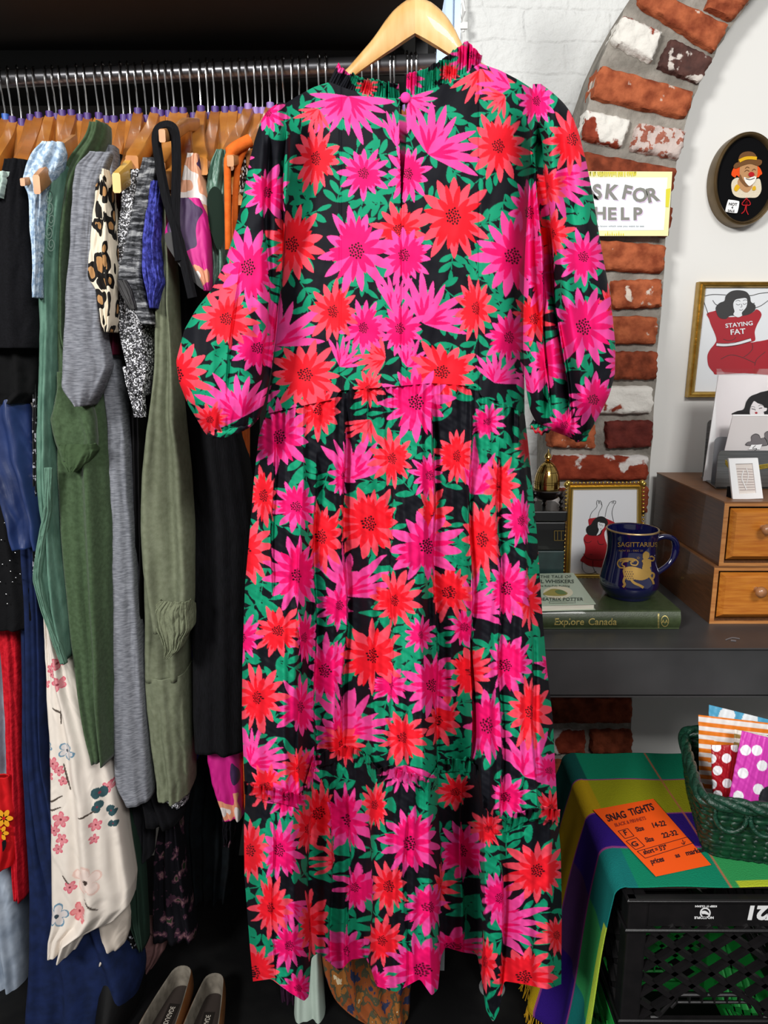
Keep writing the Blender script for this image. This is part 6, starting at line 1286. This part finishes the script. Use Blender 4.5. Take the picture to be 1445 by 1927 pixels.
clo = thing('woven_cloth', (.8, 1.4, TZ), 'handwoven cloth in green, yellow and purple blocks draped over the crates', 'cloth')
m_weave = MC('handwoven_cotton', .95, .8, 420, .002)
npmesh('draped_cloth', V, gridq(nr_, nc_), m_weave, clo, True, C, solid=.0015)
b = MB(); rgf = random.Random(6)
for i in range(110):
    a = i/109; p = Vector(cloth_point(a, rowsS[-1])); b.tube([p, p+Vector((rgf.uniform(-.004, .004), rgf.uniform(-.004, .004), -.015)), p+Vector((rgf.uniform(-.008, .004), rgf.uniform(-.006, .006), -.032))], .0011, seg=4)
b.build('fringe', M('yellow_fringe', '#b88c1c', .9), clo, kind='stuff')

# orange price card on the cloth
cdn = thing('price_card', PZ(1225, 1580, TZ+.003), 'bright orange handwritten SNAG TIGHTS card lying on the woven cloth', 'card')
TC = TZ+.004; b = MB(); b.prism([PZ(x, y, TC) for x, y in ((1116, 1524), (1229, 1503), (1338, 1627), (1234, 1649))], (0, 0, -.0006)); b.build('card_stock', M('neon_orange', '#f2560a', .6), cdn)
Fc = FZ(TC+.0003); b = MB(); m_mk = M('marker_ink', '#24101a', .6)
def htext(txt, x, y, x2, y2, hh, bold=.0, shear=-.3, mi=0):
    hh *= 1.25; bold += .03
    L = math.hypot(x2-x, y2-y); b.text(txt, Fc, x, y, hh, mi, 1, ang=math.atan2(y2-y, x2-x), wx=L/(hh/.72*.62*len(txt)), bold=bold, shear=shear)
htext('SNAG', 1144, 1546, 1178, 1538, 11, .0); htext('TiGHTS', 1187, 1535, 1237, 1522, 11, .0); 
htext('BLACK & PiRHHETS', 1158, 1556, 1225, 1540, 5.5, -.01, mi=1)
htext('Size', 1198, 1565, 1221, 1560, 7.5); htext('14-22', 1228, 1558, 1263, 1551, 8); htext('Size', 1216, 1585, 1240, 1580, 7.5); htext('22-32', 1248, 1577, 1286, 1568, 8)
htext('F', 1176, 1572, 1184, 1570, 8); htext('G', 1191, 1594, 1201, 1591, 8); htext('short = 5\'3"', 1212, 1608, 1280, 1592, 7.5); htext('prices', 1226, 1626, 1264, 1617, 8.5); htext('as', 1272, 1614, 1285, 1611, 7); htext('marked', 1292, 1610, 1335, 1600, 8)
for q in ([(1163, 1564), (1181, 1559), (1193, 1573), (1176, 1578)], [(1178, 1583), (1197, 1576), (1213, 1592), (1196, 1599)], [(1199, 1602), (1293, 1575), (1305, 1586), (1214, 1615)]):
    for k in range(4): b.stroke(Fc, [q[k], q[(k+1) % 4]], 1.1, 1)
b.stroke(Fc, [(1284, 1580), (1287, 1588)], 1.1, 1); b.stroke(Fc, [(1282, 1586), (1287, 1589), (1289, 1583)], 1.1, 1)
b.build('handwriting', [m_mk, M('thin_red_ink', '#8a2a1c', .6)], cdn)

# basket
bs = thing('woven_basket', (.80, 1.37, TZ), 'dark green woven palm basket holding the wrapped packets', 'basket')
X0, X1, Y0_, Y1_ = .604, 1.03, 1.225, 1.455; hz_ = .122
def rotb(x, y, k=math.radians(-14)): dx, dy = x-.604, y-1.225; return (.604+dx*math.cos(k)-dy*math.sin(k), 1.235+dx*math.sin(k)+dy*math.cos(k))
def rrect(x0, x1, y0, y1, r, n=160):
    pts = []; per = []
    for cx, cy, a0 in ((x1-r, y1-r, 0), (x0+r, y1-r, 90), (x0+r, y0+r, 180), (x1-r, y0+r, 270)):
        for k in range(8): a = math.radians(a0+90*k/7); pts.append((cx+r*math.cos(a), cy+r*math.sin(a)))
    pts.append(pts[0]); a = np.array(pts); s = np.concatenate([[0], np.cumsum(np.hypot(*np.diff(a, axis=0).T))]); t = np.linspace(0, s[-1], n, endpoint=False)
    q = [rotb(u_, w_) for u_, w_ in zip(np.interp(t, s, a[:, 0]), np.interp(t, s, a[:, 1]))]; return np.array(q)
V = []; nn = 420; NV = 44
for j in range(NV):
    v = j/(NV-1); fl = .020*v**.8
    r = rrect(X0-fl, X1+fl, Y0_-fl, Y1_+fl, .028, nn)
    for k in range(nn):
        wv = .0022*(1 if math.sin((k*.52+j*.72))*math.sin((k*.52-j*.72)) > 0 else -1)+.0012*math.sin(k*1.1+j)
        c = np.array(rotb((X0+X1)/2, (Y0_+Y1_)/2)); d = r[k]-c; d /= np.linalg.norm(d); V.append((r[k][0]+d[0]*wv, r[k][1]+d[1]*wv, TZ+.002+hz_*v*.93))
m_palm = M('green_palm', '#06261a', .42, hex2='#0e3a24', vscale=50, vstr=(1, 1, 1), bump=.5, bscale=110, contrast=(.4, .6))
npmesh('wall', np.array(V), gridq(NV, nn, True), m_palm, bs, True, solid=.004)
b = MB(); b.prism([(x, y, TZ+.001) for x, y in rrect(X0+.004, X1-.004, Y0_+.004, Y1_-.004, .02, 40)], (0, 0, .005)); b.build('base', m_palm, bs)
b = MB(); rim = rrect(X0-.021, X1+.021, Y0_-.021, Y1_+.021, .035, 240)
for ph in (0, 2.09, 4.19):
    b.tube([(x+.007*math.cos(k*.32+ph)*.8, y+.007*math.cos(k*.32+ph)*.8, TZ+hz_+.002+.007*math.sin(k*.32+ph)) for k, (x, y) in enumerate(rim)], .0075, seg=8, closed=True)
b.build('braided_rim', M('green_palm_rim', '#0a2a1c', .36, hex2='#164030', vscale=60, bump=.8, bscale=140, bdist=.004), bs, smooth=True)
for ux in (.635, .695, .755):
    b = MB(); R2 = .027; cz_ = TZ+hz_-.018
    b.tube([rotb(ux+R2*math.sin(a), Y0_-.022-.010*(1-math.cos(a))*-.5-.006) + (cz_-R2*1.1*math.cos(a),) for a in np.linspace(-.2, 6.1, 26)], .0042, seg=8); b.build('wrapped_loop', MATS['green_palm_rim'], bs, smooth=True)

# wrapped packets
def packet(q, Y, lean, pat, label, mat='paper_wrap'):
    nx_, ny_ = 90, 130; u = np.linspace(0, 1, nx_)[None, :]; v = np.linspace(0, 1, ny_)[:, None]; q = np.array(q, float)
    PX = (q[0, 0]*(1-u)+q[1, 0]*u)*(1-v)+(q[3, 0]*(1-u)+q[2, 0]*u)*v; PY = (q[0, 1]*(1-u)+q[1, 1]*u)*(1-v)+(q[3, 1]*(1-u)+q[2, 1]*u)*v
    puff = (np.sin(np.pi*u)*np.sin(np.pi*v))**.45*.010 + .0010*nz(u*16+v*5, len(label)) + .0010*nz(v*20-u*6, 3)
    PX = PX + .6*nz(v*18, 3); Yv = Y + lean*(1-v)
    A_ = Pn(PX, PY, Yv - puff); B_ = Pn(PX, PY, Yv + .004); B_[..., 1] += puff
    V = np.vstack([A_.reshape(-1, 3), B_.reshape(-1, 3)]); col = pat(PX.ravel(), PY.ravel(), (u+0*v).ravel(), (v+0*u).ravel()); n = len(A_.reshape(-1, 3))
    e = np.concatenate([np.arange(nx_-1), ]); g = gridq(ny_, nx_)
    edge = list(range(nx_)) + [i*nx_+nx_-1 for i in range(1, ny_)] + [(ny_-1)*nx_+j for j in range(nx_-2, -1, -1)] + [i*nx_ for i in range(ny_-2, 0, -1)]
    E = np.array([[edge[i], edge[(i+1) % len(edge)], edge[(i+1) % len(edge)]+n, edge[i]+n] for i in range(len(edge))])
    return npmesh('wrapped_packet', V, np.vstack([g, g+n, E]), MC(mat, .45, .25, 60, .003), None, True, np.vstack([col, col]), label=label, cat='packet')
def dotpat(bg, pts, r, fg='#e8e6ea'):
    def f(X, Y, U, V_):
        c = np.tile(np.array(lin(bg)), (len(X), 1))
        for x, y in pts: c[np.hypot(X-x, Y-y) < r] = lin(fg)
        return c
    return f
def stripes(X, Y, U, V_):
    c = np.tile(np.array(lin('#dcd6d2')), (len(X), 1)); t = (Y-.115*(X-1313)-1357)/16.6; c[(t % 1) < .5] = lin('#d87416'); return c
packet([(1334, 1326), (1455, 1356), (1455, 1500), (1330, 1490)], 1.455, .03, dotpat('#4c9cc0', [(1368, 1346), (1366, 1352), (1411, 1354), (1390, 1384)], 15, '#dfe3e6'), 'sky blue packet with large pale dots, rearmost in the green basket')
packet([(1314, 1345), (1460, 1362), (1460, 1530), (1316, 1518)], 1.415, .03, stripes, 'orange and white striped packet in the green basket')
packet([(1382, 1372), (1450, 1386), (1450, 1500), (1376, 1500)], 1.385, .02, lambda X, Y, U, V_: np.where(((Y-.2*X) % 16 < 8)[:, None], np.array(lin('#8a7038')), np.array(lin('#dcd6cc'))), 'gold and white striped packet edge behind the pink spotted packet')
packet([(1338, 1402), (1388, 1402), (1386, 1530), (1341, 1522)], 1.36, .015, dotpat('#a0121f', [(1348, 1406), (1367, 1427), (1350, 1450), (1339, 1428), (1368, 1474), (1340, 1476), (1384, 1406), (1350, 1496)], 9), 'dark red packet with white spots in the green basket')
def pinkpat(X, Y, U, V_):
    c = dotpat('#c93aa8', [(1403, 1412), (1424, 1412), (1398, 1455), (1434, 1441), (1389, 1498), (1427, 1485), (1458, 1500), (1380, 1540), (1470, 1400)], 10)(X, Y, U, V_)
    m = ((X-1449)/22)**2+((Y-1506)/27)**2 < 1; c[m] = lin('#26262c'); return c
pk = packet([(1396, 1375), (1462, 1392), (1462, 1560), (1366, 1530)], 1.325, .03, pinkpat, 'bright pink packet with white spots and a round black label')
